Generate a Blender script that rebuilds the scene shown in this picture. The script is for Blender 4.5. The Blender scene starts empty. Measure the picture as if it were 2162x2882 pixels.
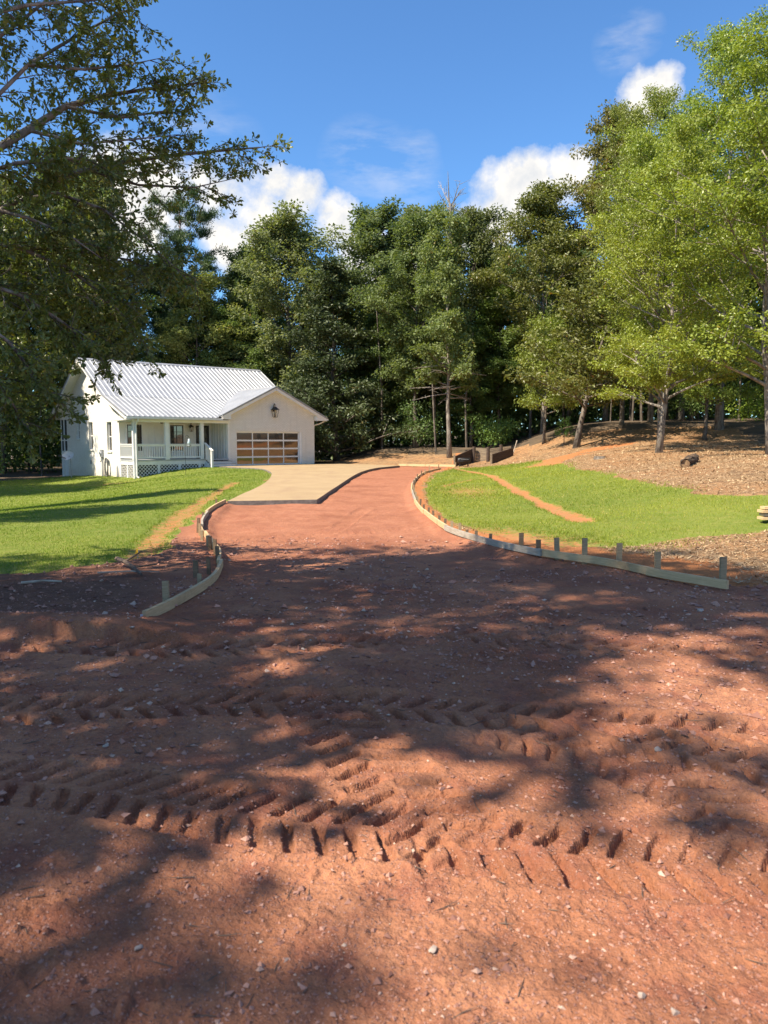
import bpy, math, random
import numpy as np
from mathutils import Vector
R=math.radians
rng=np.random.default_rng(7); random.seed(7)
SC=bpy.context.scene
COL=SC.collection
# ------------------------------------------------------------ camera
PITCH=math.atan(198/2165)
cam=bpy.data.cameras.new('camera'); camo=bpy.data.objects.new('camera',cam); COL.objects.link(camo)
camo.location=(0,0,1.55); camo.rotation_euler=(R(90)-PITCH,0,0)
cam.sensor_fit='HORIZONTAL'; cam.sensor_width=36; cam.lens=36*2165/2162
cam.clip_start=0.05; cam.clip_end=4000
cam.dof.use_dof=True; cam.dof.focus_distance=14; cam.dof.aperture_fstop=0.036/0.006
SC.camera=camo
# ------------------------------------------------------------ light
SUN_AZ=238.0; SUN_EL=50.0     # azimuth clockwise from the view direction (+Y)
SKY_STRENGTH=0.100; SUN_STRENGTH=4.9; EXPOSURE=1.05
sd=Vector((math.sin(R(SUN_AZ))*math.cos(R(SUN_EL)),math.cos(R(SUN_AZ))*math.cos(R(SUN_EL)),math.sin(R(SUN_EL))))
sl=bpy.data.lights.new('sun','SUN'); sl.energy=SUN_STRENGTH; sl.angle=R(0.53); sl.color=(1.0,0.94,0.85)
so=bpy.data.objects.new('sun',sl); COL.objects.link(so); so.rotation_euler=sd.to_track_quat('Z','Y').to_euler(); so.location=(-20,-12,30)
SC.cycles.max_bounces=6; SC.cycles.diffuse_bounces=3; SC.cycles.glossy_bounces=2; SC.cycles.transmission_bounces=3; SC.cycles.transparent_max_bounces=4
SC.view_settings.view_transform='Standard'; SC.view_settings.look='None'; SC.view_settings.gamma=1
SC.view_settings.use_curve_mapping=False; SC.view_settings.exposure=EXPOSURE
SC.view_settings.use_white_balance=True; SC.view_settings.white_balance_temperature=7300; SC.view_settings.white_balance_tint=10
W=bpy.data.worlds.new('World'); SC.world=W; W.use_nodes=True
wt=W.node_tree; wt.nodes.clear()
def N(t,typ,**kw):
    n=t.nodes.new(typ)
    for k,v in kw.items(): setattr(n,k,v)
    return n
def lk(t,a,b): t.links.new(a,b)
def mth(t,op,a,b=None,c=None,clamp=False):
    n=N(t,'ShaderNodeMath',operation=op,use_clamp=clamp)
    for i,x in enumerate((a,b,c)):
        if x is None: continue
        if isinstance(x,(int,float)): n.inputs[i].default_value=x
        else: lk(t,x,n.inputs[i])
    return n.outputs[0]
def mixc(t,f,a,b,mode='MIX'):
    n=N(t,'ShaderNodeMix',data_type='RGBA',blend_type=mode)
    for s,x in ((n.inputs[0],f),(n.inputs[6],a),(n.inputs[7],b)):
        if isinstance(x,(int,float)): s.default_value=x
        elif isinstance(x,tuple): s.default_value=(*x[:3],1)
        else: lk(t,x,s)
    return n.outputs[2]
sky=N(wt,'ShaderNodeTexSky',sky_type='NISHITA'); sky.sun_disc=False
sky.sun_elevation=R(SUN_EL); sky.sun_rotation=R(SUN_AZ)
sky.air_density=1.0; sky.dust_density=0.25; sky.ozone_density=3.0; sky.altitude=200
tc=N(wt,'ShaderNodeTexCoord'); DIR=tc.outputs['Generated']
def wnoise(scale,detail,rough,stretch=None):
    n=N(wt,'ShaderNodeTexNoise'); n.inputs['Scale'].default_value=scale; n.inputs['Detail'].default_value=detail; n.inputs['Roughness'].default_value=rough
    if stretch:
        m=N(wt,'ShaderNodeMapping'); m.inputs['Scale'].default_value=stretch[:3]
        if len(stretch)>3: m.inputs['Rotation'].default_value=(0,stretch[3],0)
        lk(wt,DIR,m.inputs['Vector']); lk(wt,m.outputs[0],n.inputs['Vector'])
    else: lk(wt,DIR,n.inputs['Vector'])
    return n.outputs['Fac']
def blobs(L):
    acc=None
    for x,y,z,r in L:
        v=N(wt,'ShaderNodeVectorMath',operation='DOT_PRODUCT'); lk(wt,DIR,v.inputs[0]); v.inputs[1].default_value=Vector((x,y,z)).normalized()
        c=math.cos(r*1.5)
        o=mth(wt,'DIVIDE',mth(wt,'SUBTRACT',v.outputs['Value'],c),1-c,clamp=True)
        acc=o if acc is None else mth(wt,'MAXIMUM',acc,o)
    return acc
CUM=[(-0.15,0.952,0.268,0.057),(-0.105,0.951,0.289,0.035),(-0.173,0.954,0.244,0.045),(-0.062,0.961,0.268,0.03),(-0.126,0.945,0.303,0.024),(0.139,0.949,0.283,0.039),(0.175,0.938,0.298,0.037),(0.211,0.928,0.306,0.029),(0.118,0.96,0.254,0.036),(0.287,0.88,0.378,0.029),(0.304,0.872,0.384,0.024),(-0.313,0.911,0.267,0.066),(-0.258,0.924,0.281,0.042),(-0.206,0.933,0.294,0.03),(0.03,0.98,0.2,0.06),(-0.02,0.97,0.235,0.035)]
WISP=[(-0.03,0.943,0.333,0.034),(0.0,0.946,0.326,0.034),(0.022,0.948,0.318,0.034),(0.033,0.941,0.336,0.024),(0.254,0.87,0.423,0.021),(0.273,0.859,0.432,0.018),(-0.24,0.92,0.30,0.08)]
fb=wnoise(16,7,.62); fb2=wnoise(7,4,.55)
# noise clouds added only outside the view, to give the shade neutral fill light
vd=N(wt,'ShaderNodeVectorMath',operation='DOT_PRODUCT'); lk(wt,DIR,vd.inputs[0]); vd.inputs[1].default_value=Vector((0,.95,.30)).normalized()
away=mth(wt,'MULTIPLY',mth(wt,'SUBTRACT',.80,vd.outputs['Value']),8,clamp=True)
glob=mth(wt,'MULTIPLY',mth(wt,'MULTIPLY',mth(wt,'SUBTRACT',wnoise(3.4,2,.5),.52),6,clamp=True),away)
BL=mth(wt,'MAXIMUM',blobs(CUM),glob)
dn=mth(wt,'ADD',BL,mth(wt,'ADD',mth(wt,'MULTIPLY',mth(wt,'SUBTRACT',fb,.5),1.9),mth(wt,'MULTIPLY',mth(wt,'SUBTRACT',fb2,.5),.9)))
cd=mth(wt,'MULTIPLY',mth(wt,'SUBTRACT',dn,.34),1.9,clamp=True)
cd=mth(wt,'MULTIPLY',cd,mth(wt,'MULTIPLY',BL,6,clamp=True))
wn=wnoise(14,7,.6,(1.0,1.0,3.4,R(14)))
wd=mth(wt,'MULTIPLY',mth(wt,'MULTIPLY',blobs(WISP),mth(wt,'MULTIPLY',mth(wt,'SUBTRACT',wn,.42),4.2,clamp=True)),.26)
dens=mth(wt,'MAXIMUM',cd,wd)
sh=wnoise(22,6,.6)
CL=5.8
ccol=mixc(wt,mth(wt,'MULTIPLY',mth(wt,'SUBTRACT',sh,.35),3.0,clamp=True),(.66*CL,.72*CL,.82*CL),(1.0*CL,1.0*CL,1.0*CL))
skc=mixc(wt,1.0,sky.outputs[0],(.50,.86,1.20),'MULTIPLY')
bg=N(wt,'ShaderNodeBackground'); bg.inputs['Strength'].default_value=SKY_STRENGTH
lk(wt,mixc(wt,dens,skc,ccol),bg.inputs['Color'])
lk(wt,bg.outputs[0],N(wt,'ShaderNodeOutputWorld').inputs[0])
# ------------------------------------------------------------ helpers
def tag(o,label=None,cat=None,group=None,kind=None):
    if label: o['label']=label
    if cat: o['category']=cat
    if group: o['group']=group
    if kind: o['kind']=kind
    return o
def empty(name,loc=(0,0,0),rz=0,parent=None):
    o=bpy.data.objects.new(name,None); COL.objects.link(o); o.location=loc; o.rotation_euler=(0,0,rz); o.empty_display_size=.2
    if parent: o.parent=parent
    return o
def link(name,me,parent=None,loc=None):
    o=bpy.data.objects.new(name,me); COL.objects.link(o)
    if parent: o.parent=parent
    if loc is not None: o.location=loc
    return o
def npmesh(name,V,Fc,mat=None,attrs=None,smooth=False):
    """V (n,3); Fc (m,k) int array of k-gons; attrs {name:(domain,array)}"""
    me=bpy.data.meshes.new(name); V=np.asarray(V,np.float32); Fc=np.asarray(Fc,np.int32); m,k=Fc.shape
    me.vertices.add(len(V)); me.vertices.foreach_set('co',V.ravel())
    me.loops.add(m*k); me.loops.foreach_set('vertex_index',Fc.ravel())
    me.polygons.add(m); me.polygons.foreach_set('loop_start',np.arange(0,m*k,k,dtype=np.int32))
    me.polygons.foreach_set('use_smooth',np.full(m,smooth,dtype=bool))
    if attrs:
        for an,(dom,arr) in attrs.items():
            a=me.attributes.new(an,'FLOAT',dom); a.data.foreach_set('value',np.asarray(arr,np.float32))
    me.update(calc_edges=True)
    if mat: me.materials.append(mat)
    return me
class MB:
    def __init__(s): s.v=[]; s.f=[]
    def add(s,vs,fs):
        b=len(s.v); s.v+= [tuple(float(c) for c in p) for p in vs]; s.f+=[tuple(i+b for i in f) for f in fs]; return s
    def box(s,x0,x1,y0,y1,z0,z1):
        x0,x1=min(x0,x1),max(x0,x1); y0,y1=min(y0,y1),max(y0,y1); z0,z1=min(z0,z1),max(z0,z1)
        return s.add([(x0,y0,z0),(x1,y0,z0),(x1,y1,z0),(x0,y1,z0),(x0,y0,z1),(x1,y0,z1),(x1,y1,z1),(x0,y1,z1)],
            [(3,2,1,0),(4,5,6,7),(0,1,5,4),(1,2,6,5),(2,3,7,6),(3,0,4,7)])
    def bar(s,p,q,w,h,up=(0,0,1)):
        p=Vector(p);q=Vector(q);d=(q-p).normalized();u=Vector(up)
        a=d.cross(u)
        if a.length<1e-4: a=d.cross(Vector((1,0,0)))
        a=a.normalized()*w/2; b=a.cross(d).normalized()*h/2
        return s.add([p-a-b,p+a-b,p+a+b,p-a+b,q-a-b,q+a-b,q+a+b,q-a+b],[(0,1,2,3),(7,6,5,4),(4,5,1,0),(5,6,2,1),(6,7,3,2),(7,4,0,3)])
    def tube(s,pts,rad,n=6,cap=True):
        pts=[Vector(p) for p in pts]; b=len(s.v)
        if isinstance(rad,(int,float)): rad=[rad]*len(pts)
        pa=None
        for i,p in enumerate(pts):
            d=(pts[min(i+1,len(pts)-1)]-pts[max(i-1,0)])
            d=d.normalized() if d.length>1e-6 else Vector((0,0,1))
            if pa is None:
                pa=d.cross(Vector((0,0,1)))
                if pa.length<.05: pa=d.cross(Vector((1,0,0)))
            pa=(pa-d*pa.dot(d)).normalized(); pb=d.cross(pa)
            for k in range(n):
                t=2*math.pi*k/n; s.v.append(tuple(p+(pa*math.cos(t)+pb*math.sin(t))*rad[i]))
        for i in range(len(pts)-1):
            for k in range(n):
                a=b+i*n+k; c=b+i*n+(k+1)%n; s.f.append((a,c,c+n,a+n))
        if cap:
            s.f.append(tuple(b+k for k in range(n))[::-1]); e=b+(len(pts)-1)*n; s.f.append(tuple(e+k for k in range(n)))
        return s
    def lathe(s,prof,c=(0,0,0),n=16,axis='Z'):
        b=len(s.v)
        for r,z in prof:
            for k in range(n):
                t=2*math.pi*k/n; x,y=r*math.cos(t),r*math.sin(t)
                p=(x,y,z) if axis=='Z' else ((z,x,y) if axis=='X' else (x,z,y))
                s.v.append((p[0]+c[0],p[1]+c[1],p[2]+c[2]))
        for i in range(len(prof)-1):
            for k in range(n):
                a=b+i*n+k; d=b+i*n+(k+1)%n; s.f.append((a,d,d+n,a+n))
        return s
    def prism(s,poly,fn,t0,t1):
        """poly 2-D list, fn(a,b,t)->3-D point"""
        n=len(poly); vs=[fn(a,b,t0) for a,b in poly]+[fn(a,b,t1) for a,b in poly]
        fs=[tuple(range(n))[::-1],tuple(range(n,2*n))]+[(i,(i+1)%n,(i+1)%n+n,i+n) for i in range(n)]
        return s.add(vs,fs)
    def mesh(s,name,mat,smooth=False):
        me=bpy.data.meshes.new(name); me.from_pydata(s.v,[],s.f); me.update()
        if smooth: me.polygons.foreach_set('use_smooth',[True]*len(me.polygons))
        if mat: me.materials.append(mat)
        return me
    def build(s,name,mat,parent=None,smooth=False,loc=None): return link(name,s.mesh(name,mat,smooth),parent,loc)
def copy_tree(o,parent=None):
    c=o.copy(); COL.objects.link(c); c.parent=parent
    for ch in list(o.children): copy_tree(ch,c)
    return c
# ------------------------------------------------------------ materials
def newmat(name):
    m=bpy.data.materials.new(name); m.use_nodes=True; t=m.node_tree
    b=t.nodes['Principled BSDF']; return m,t,b
def coords(t,scale=(1,1,1),space='Object',rot=(0,0,0)):
    c=N(t,'ShaderNodeTexCoord'); m=N(t,'ShaderNodeMapping'); m.inputs['Scale'].default_value=scale; m.inputs['Rotation'].default_value=rot
    lk(t,c.outputs[space],m.inputs[0]); return m.outputs[0]
def noise(t,vec,scale,detail=4,rough=.55,out='Fac'):
    n=N(t,'ShaderNodeTexNoise'); n.inputs['Scale'].default_value=scale; n.inputs['Detail'].default_value=detail; n.inputs['Roughness'].default_value=rough
    lk(t,vec,n.inputs['Vector']); return n.outputs[out]
def ramp(t,f,a,b):
    n=N(t,'ShaderNodeMapRange'); n.clamp=True; n.inputs[1].default_value=a; n.inputs[2].default_value=b; lk(t,f,n.inputs[0]); return n.outputs[0]
def bump(t,b,h,strength,dist=.02,prev=None):
    n=N(t,'ShaderNodeBump'); n.inputs['Strength'].default_value=strength; n.inputs['Distance'].default_value=dist; lk(t,h,n.inputs['Height'])
    if prev: lk(t,prev,n.inputs['Normal'])
    if b: lk(t,n.outputs[0],b.inputs['Normal'])
    return n.outputs[0]
def pm(name,c1,c2=None,scale=3,rough=.6,metal=0,bs=0,bsc=40,spec=.5,stretch=(1,1,1),lo=.35,hi=.65):
    m,t,b=newmat(name); b.inputs['Roughness'].default_value=rough; b.inputs['Metallic'].default_value=metal; b.inputs['Specular IOR Level'].default_value=spec
    v=coords(t,stretch)
    if c2: lk(t,mixc(t,ramp(t,noise(t,v,scale,6,.6),lo,hi),c1,c2),b.inputs['Base Color'])
    else: b.inputs['Base Color'].default_value=(*c1,1)
    if bs: bump(t,b,noise(t,v,bsc,4),bs,.01)
    return m
M={}
M['white']=pm('white_paint',(.80,.77,.70),(.72,.69,.63),1.5,.45,bs=.05)
M['trim']=pm('trim_white',(.78,.765,.73),(.70,.69,.66),2.5,.4)
M['deck']=pm('deck_grey',(.42,.43,.43),(.33,.34,.34),4,.6,bs=.2)
M['roof']=pm('galvanised_roof',(.44,.455,.475),(.36,.375,.40),1.2,.42,metal=.4)
M['roofdark']=pm('roof_flashing',(.40,.42,.44),(.30,.31,.33),2,.45,metal=.4)
M['black']=pm('black_metal',(.012,.012,.013),(.022,.02,.019),6,.45)
M['darkgrey']=pm('dark_frame',(.02,.018,.018),None,1,.4)
M['grey']=pm('grey_metal',(.36,.37,.38),(.28,.29,.30),5,.45,metal=.3)
M['dish']=pm('dish_grey',(.55,.56,.57),(.46,.47,.48),5,.5)
M['timber']=pm('old_timber',(.085,.055,.038),(.04,.026,.02),3,.85,bs=.6,bsc=25,stretch=(1,1,6))
M['timberpale']=pm('pale_timber',(.30,.23,.15),(.16,.12,.085),2.5,.85,bs=.5,bsc=20,stretch=(1,1,7))
M['yellow']=pm('yellow_plastic',(.75,.42,.02),None,1,.5)
M['stick']=pm('bleached_stick',(.48,.42,.33),(.30,.24,.18),8,.85,bs=.4)
M['twig']=pm('dead_branch',(.13,.09,.065),(.07,.05,.04),8,.9,bs=.5)
M['log']=pm('rotten_log',(.12,.075,.045),(.03,.02,.015),5,.95,bs=1,bsc=14,stretch=(1,1,1))
M['logend']=pm('log_wood',(.34,.23,.12),(.16,.09,.05),7,.9,bs=.5)
M['hose']=pm('hose_rubber',(.05,.05,.05),(.10,.10,.09),9,.55)
M['glassblue']=pm('feeder_glass',(.45,.55,.58),None,1,.1)
M['brownfan']=pm('fan_brown',(.035,.02,.014),None,1,.5)
def glassm(name,base,mixf,rough=.03):
    m,t,b=newmat(name); out=[n for n in t.nodes if n.type=='OUTPUT_MATERIAL'][0]
    b.inputs['Base Color'].default_value=(*base,1); b.inputs['Roughness'].default_value=.1
    g=N(t,'ShaderNodeBsdfGlossy'); g.inputs['Roughness'].default_value=rough; g.inputs['Color'].default_value=(.85,.70,.56,1)
    v=coords(t); bump(t,g,noise(t,v,2.2,2),.06,.02)
    x=N(t,'ShaderNodeMixShader'); x.inputs[0].default_value=mixf; lk(t,b.outputs[0],x.inputs[1]); lk(t,g.outputs[0],x.inputs[2]); lk(t,x.outputs[0],out.inputs[0]); return m
M['pane']=glassm('tinted_garage_glass',(.038,.026,.019),.15)
M['pane2']=glassm('window_glass',(.02,.02,.02),.22)
M['screen']=pm('insect_screen',(.016,.022,.022),(.03,.036,.036),3,.7)
def brick():
    m,t,b=newmat('painted_brick'); v=coords(t)
    geo=N(t,'ShaderNodeSeparateXYZ'); lk(t,v,geo.inputs[0])
    cmb=N(t,'ShaderNodeCombineXYZ'); lk(t,mth(t,'ADD',geo.outputs[0],geo.outputs[1]),cmb.inputs[0]); lk(t,geo.outputs[2],cmb.inputs[1])
    bt=N(t,'ShaderNodeTexBrick'); lk(t,cmb.outputs[0],bt.inputs['Vector']); bt.inputs['Scale'].default_value=1
    bt.inputs['Brick Width'].default_value=.21; bt.inputs['Row Height'].default_value=.078; bt.inputs['Mortar Size'].default_value=.011; bt.inputs['Mortar Smooth'].default_value=.35
    bt.inputs['Color1'].default_value=(.82,.795,.735,1); bt.inputs['Color2'].default_value=(.75,.725,.665,1); bt.inputs['Mortar'].default_value=(.60,.57,.50,1)
    st=mixc(t,ramp(t,noise(t,v,.8,5),.5,.8),bt.outputs['Color'],(.70,.68,.62))
    st=mixc(t,mth(t,'MULTIPLY',ramp(t,mth(t,'ADD',geo.outputs[2],mth(t,'MULTIPLY',noise(t,v,2.5,5),.5)),.25,-.35),.35),st,(.45,.27,.17))
    st=mixc(t,ramp(t,noise(t,coords(t,(3,3,.35)),1.3,5),.56,.74),st,(.66,.635,.58))
    lk(t,st,b.inputs['Base Color']); b.inputs['Roughness'].default_value=.6
    nn=mth(t,'ADD',mth(t,'MULTIPLY',bt.outputs['Fac'],-1.0),mth(t,'MULTIPLY',noise(t,v,60,3),.3))
    bump(t,b,nn,.9,.012); return m
M['brick']=brick()
def woodm(name,c1,c2,kn=.5):
    m,t,b=newmat(name); v=coords(t,(1,1,1)); v2=coords(t,(1.2,1.2,14))
    w=noise(t,v2,6,5,.6); f=ramp(t,w,.35,.68)
    c=mixc(t,f,c1,c2); c=mixc(t,ramp(t,noise(t,v,1.6,4),.55,.72),c,tuple(x*.62 for x in c2))
    lk(t,c,b.inputs['Base Color']); b.inputs['Roughness'].default_value=.75; b.inputs['Specular IOR Level'].default_value=.25
    bump(t,b,w,.3,.005); return m
M['lumber']=woodm('fresh_pine_lumber',(.62,.44,.25),(.50,.335,.175))
M['lumbergrey']=woodm('weathered_lumber',(.40,.36,.30),(.27,.24,.19))
M['stake']=woodm('stake_wood',(.22,.155,.095),(.12,.08,.05))
M['stakepale']=woodm('pale_stake_wood',(.40,.30,.18),(.26,.19,.11))
def concrete():
    m,t,b=newmat('concrete_slab'); v=coords(t)
    c=mixc(t,ramp(t,noise(t,v,.55,7,.7),.38,.62),(.375,.26,.132),(.295,.195,.092))
    c=mixc(t,ramp(t,noise(t,coords(t,(1,.25,1)),1.4,5,.6),.5,.75),c,(.27,.165,.085))
    c=mixc(t,ramp(t,noise(t,v,90,2),.4,.7),c,(.36,.27,.17)); lk(t,c,b.inputs['Base Color']); b.inputs['Roughness'].default_value=.85
    bump(t,b,noise(t,v,70,3),.25,.004); return m
M['concrete']=concrete()
M['concedge']=pm('raw_concrete_edge',(.22,.20,.18),(.12,.11,.10),6,.95,bs=1,bsc=18)
def barkm(name,c1,c2,sc=9):
    m,t,b=newmat(name); v=coords(t,(1,1,.22)); w=noise(t,v,sc,6,.65)
    c=mixc(t,ramp(t,w,.38,.62),c2,c1); c=mixc(t,ramp(t,noise(t,coords(t),1.1,4),.52,.68),c,tuple(min(1,x*1.5+.02) for x in c1)); lk(t,c,b.inputs['Base Color'])
    b.inputs['Roughness'].default_value=.95; b.inputs['Specular IOR Level'].default_value=.15; bump(t,b,w,1.0,.05); return m
M['bark']=barkm('oak_bark',(.17,.145,.12),(.07,.058,.048))
M['barkpale']=barkm('pale_bark',(.28,.25,.21),(.12,.10,.085))
M['barkpine']=barkm('pine_bark',(.15,.09,.06),(.06,.038,.028),6)
M['deadwood']=barkm('dead_wood',(.30,.27,.24),(.17,.15,.13),14)
def leafm(name,c1,c2,c3,transl=.35,rough=.42,spec=.5):
    m,t,b=newmat(name); out=[n for n in t.nodes if n.type=='OUTPUT_MATERIAL'][0]
    a=N(t,'ShaderNodeAttribute',attribute_name='var'); oi=N(t,'ShaderNodeObjectInfo')
    c=mixc(t,ramp(t,a.outputs['Fac'],0,.9),c1,c2); c=mixc(t,ramp(t,a.outputs['Fac'],.955,.985),c,c3)
    c=mixc(t,1.0,c,oi.outputs['Color'],'MULTIPLY')
    lk(t,c,b.inputs['Base Color']); b.inputs['Roughness'].default_value=rough; b.inputs['Specular IOR Level'].default_value=spec
    tr=N(t,'ShaderNodeBsdfTranslucent'); lk(t,mixc(t,1.0,c,(1.25,1.3,.55),'MULTIPLY'),tr.inputs['Color'])
    x=N(t,'ShaderNodeMixShader'); x.inputs[0].default_value=transl; lk(t,b.outputs[0],x.inputs[1]); lk(t,tr.outputs[0],x.inputs[2]); lk(t,x.outputs[0],out.inputs[0]); return m
M['leaf_oak']=leafm('oak_leaves',(.080,.120,.040),(.180,.222,.096),(.18,.14,.04),.38,.5,.3)
M['leaf_maple']=leafm('maple_leaves',(.165,.215,.026),(.30,.335,.055),(.30,.24,.03),.34)
M['leaf_brown']=leafm('turning_oak_leaves',(.105,.130,.034),(.20,.205,.06),(.22,.12,.03),.35)
M['leaf_mag']=leafm('magnolia_leaves',(.035,.055,.022),(.065,.085,.032),(.12,.10,.04),.15,.48,.4)
M['leaf_pine']=leafm('pine_needles',(.035,.075,.022),(.07,.115,.03),(.11,.10,.04),.2,.5)
M['leaf_fore']=leafm('water_oak_leaves',(.085,.12,.032),(.22,.25,.07),(.34,.28,.03),.42,.36,.6)
M['grass']=leafm('grass_blades',(.105,.185,.020),(.28,.345,.05),(.42,.38,.13),.35,.55,.3)
M['weed']=leafm('weed_leaves',(.06,.10,.02),(.12,.16,.035),(.14,.14,.04),.35,.5,.3)
def dirtm():
    m,t,b=newmat('red_clay_gravel'); v=coords(t)
    at=N(t,'ShaderNodeAttribute',attribute_name='gravel').outputs['Fac']; dk=N(t,'ShaderNodeAttribute',attribute_name='dark').outputs['Fac']
    n1=noise(t,v,.7,6,.62); n2=noise(t,v,3.1,6,.65); n3=noise(t,v,38,4,.7)
    c=mixc(t,ramp(t,n1,.36,.64),(.265,.096,.048),(.465,.208,.112))
    c=mixc(t,ramp(t,n2,.48,.72),c,(.265,.092,.058))
    g=mixc(t,ramp(t,noise(t,coords(t,(1,.45,1)),5.5,7,.75),.36,.64),(.34,.122,.066),(.48,.205,.118))
    c=mixc(t,mth(t,'MULTIPLY',at,ramp(t,n1,.25,.6)),c,g)
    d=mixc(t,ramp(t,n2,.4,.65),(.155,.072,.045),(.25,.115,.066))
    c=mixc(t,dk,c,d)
    c=mixc(t,ramp(t,n3,.30,.62),mixc(t,.45,c,(.12,.05,.035)),c)
    vo=N(t,'ShaderNodeTexVoronoi'); vo.inputs['Scale'].default_value=62; lk(t,v,vo.inputs['Vector'])
    sp=mth(t,'MULTIPLY',ramp(t,vo.outputs['Distance'],.34,.16),ramp(t,noise(t,v,9,3),.46,.58))
    pc=mixc(t,ramp(t,noise(t,v,55,1),.35,.65),(.38,.22,.18),(.30,.17,.14))
    c=mixc(t,mth(t,'MULTIPLY',sp,.75),c,pc)
    vo2=N(t,'ShaderNodeTexVoronoi'); vo2.inputs['Scale'].default_value=140; lk(t,v,vo2.inputs['Vector']); sp2=mth(t,'MULTIPLY',ramp(t,vo2.outputs['Distance'],.36,.2),ramp(t,noise(t,v,21,3),.44,.56)); c=mixc(t,mth(t,'MULTIPLY',sp2,.6),c,mixc(t,ramp(t,noise(t,v,120,1),.35,.65),(.20,.09,.07),(.46,.29,.23)))
    lk(t,c,b.inputs['Base Color']); b.inputs['Roughness'].default_value=.92; b.inputs['Specular IOR Level'].default_value=.2
    p=bump(t,None,mth(t,'ADD',n3,mth(t,'MULTIPLY',sp,.35)),.75,.02)
    bump(t,b,noise(t,v,13,5,.7),.6,.05,p); return m
M['dirt']=dirtm()
def lawnm():
    m,t,b=newmat('lawn_turf'); v=coords(t)
    so=N(t,'ShaderNodeAttribute',attribute_name='soil').outputs['Fac']
    n1=noise(t,v,.35,5,.6); n2=noise(t,coords(t,(1,.6,1)),5,6,.7); n3=noise(t,v,60,3)
    c=mixc(t,ramp(t,n1,.35,.65),(.135,.195,.030),(.225,.265,.045)); c=mixc(t,ramp(t,n2,.45,.75),c,(.29,.28,.075)); c=mixc(t,ramp(t,n3,.3,.7),mixc(t,.5,c,(.05,.07,.012)),c)
    s=mixc(t,ramp(t,n2,.35,.65),(.44,.165,.060),(.38,.19,.09))
    c=mixc(t,ramp(t,mth(t,'ADD',so,mth(t,'MULTIPLY',mth(t,'SUBTRACT',noise(t,v,9,6,.75),.5),2.6)),.42,.85),c,s)
    lk(t,c,b.inputs['Base Color']); b.inputs['Roughness'].default_value=.9; b.inputs['Specular IOR Level'].default_value=.2
    bump(t,b,mth(t,'ADD',n3,n2),.6,.05); return m
M['lawn']=lawnm()
def bankm():
    m,t,b=newmat('pine_straw_bank'); v=coords(t)
    so=N(t,'ShaderNodeAttribute',attribute_name='soil').outputs['Fac']
    n1=noise(t,v,.45,6,.65); n2=noise(t,coords(t,(1,1,1),rot=(0,0,.6)),6,7,.75); n3=noise(t,v,45,3)
    c=mixc(t,ramp(t,n1,.35,.62),(.44,.29,.155),(.52,.27,.125)); c=mixc(t,ramp(t,n2,.44,.60),c,(.25,.155,.085)); c=mixc(t,ramp(t,noise(t,v,1.7,6,.7),.52,.68),c,(.20,.12,.07)); c=mixc(t,ramp(t,n2,.60,.74),c,(.56,.43,.26))
    c=mixc(t,ramp(t,mth(t,'ADD',so,mth(t,'MULTIPLY',mth(t,'SUBTRACT',n1,.5),1.6)),.4,.62),c,(.56,.22,.085))
    c=mixc(t,ramp(t,n3,.3,.65),mixc(t,.4,c,(.10,.06,.04)),c)
    lk(t,c,b.inputs['Base Color']); b.inputs['Roughness'].default_value=.95; b.inputs['Specular IOR Level'].default_value=.15
    bump(t,b,mth(t,'ADD',n2,mth(t,'MULTIPLY',n3,.5)),1,.08); return m
M['bank']=bankm()
M['forest']=pm('leaf_litter',(.13,.085,.05),(.06,.045,.028),1.5,.95,bs=1,bsc=12)
def pebm():
    m,t,b=newmat('pebbles'); a=N(t,'ShaderNodeAttribute',attribute_name='var').outputs['Fac']
    c=mixc(t,ramp(t,a,0,.7),(.20,.085,.06),(.42,.22,.16)); c=mixc(t,ramp(t,a,.90,1.0),c,(.50,.37,.28)); lk(t,c,b.inputs['Base Color']); b.inputs['Roughness'].default_value=.85; return m
M['pebble']=pebm()
M['stone']=pm('pale_stone',(.42,.35,.29),(.28,.20,.16),14,.85,bs=.5,bsc=30)
# ------------------------------------------------------------ terrain
def ss(a,b,x):
    t=np.clip((np.asarray(x,float)-a)/(b-a),0,1); return t*t*(3-2*t)
def vnoise(x,y,seed=0):
    x=np.asarray(x,float);y=np.asarray(y,float); xi=np.floor(x).astype(np.int64);yi=np.floor(y).astype(np.int64);fx=x-xi;fy=y-yi
    fx=fx*fx*(3-2*fx);fy=fy*fy*(3-2*fy)
    def h(a,b):
        n=(a*374761393+b*668265263+seed*1442695041)&0xffffffff; n=((n^(n>>13))*1274126177)&0xffffffff; n=n^(n>>16); return (n&0xffff)/65535.
    return (h(xi,yi)*(1-fx)+h(xi+1,yi)*fx)*(1-fy)+(h(xi,yi+1)*(1-fx)+h(xi+1,yi+1)*fx)*fy
def fbm(x,y,o=4,seed=0):
    s=0;a=.5
    for i in range(o): s=s+a*(vnoise(x*2**i,y*2**i,seed+i*17)-.5); a*=.5
    return s
YE=[0,8,8.7,9.5,10.1,10.5,11.5,12.9,14.4,17.2,20.6,25,30,37.7,43,60];XE=[9,3.55,3.1,2.75,2.26,1.98,1.57,1.11,.98,.82,.79,.9,1.2,2.0,3.2,6]
YL=[0,6.6,8,9.7,12,14.7,19.4,25,29,34,38,43,45,48,52,70];XL=[-2.5,-2,-1.9,-2.06,-2.8,-3.45,-4,-4.2,-4.43,-5,-5.7,-6.9,-8.7,-11,-13,-20]
def de(x,y): return x-np.interp(y,YE,XE), np.interp(y,YL,XL)-x
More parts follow.
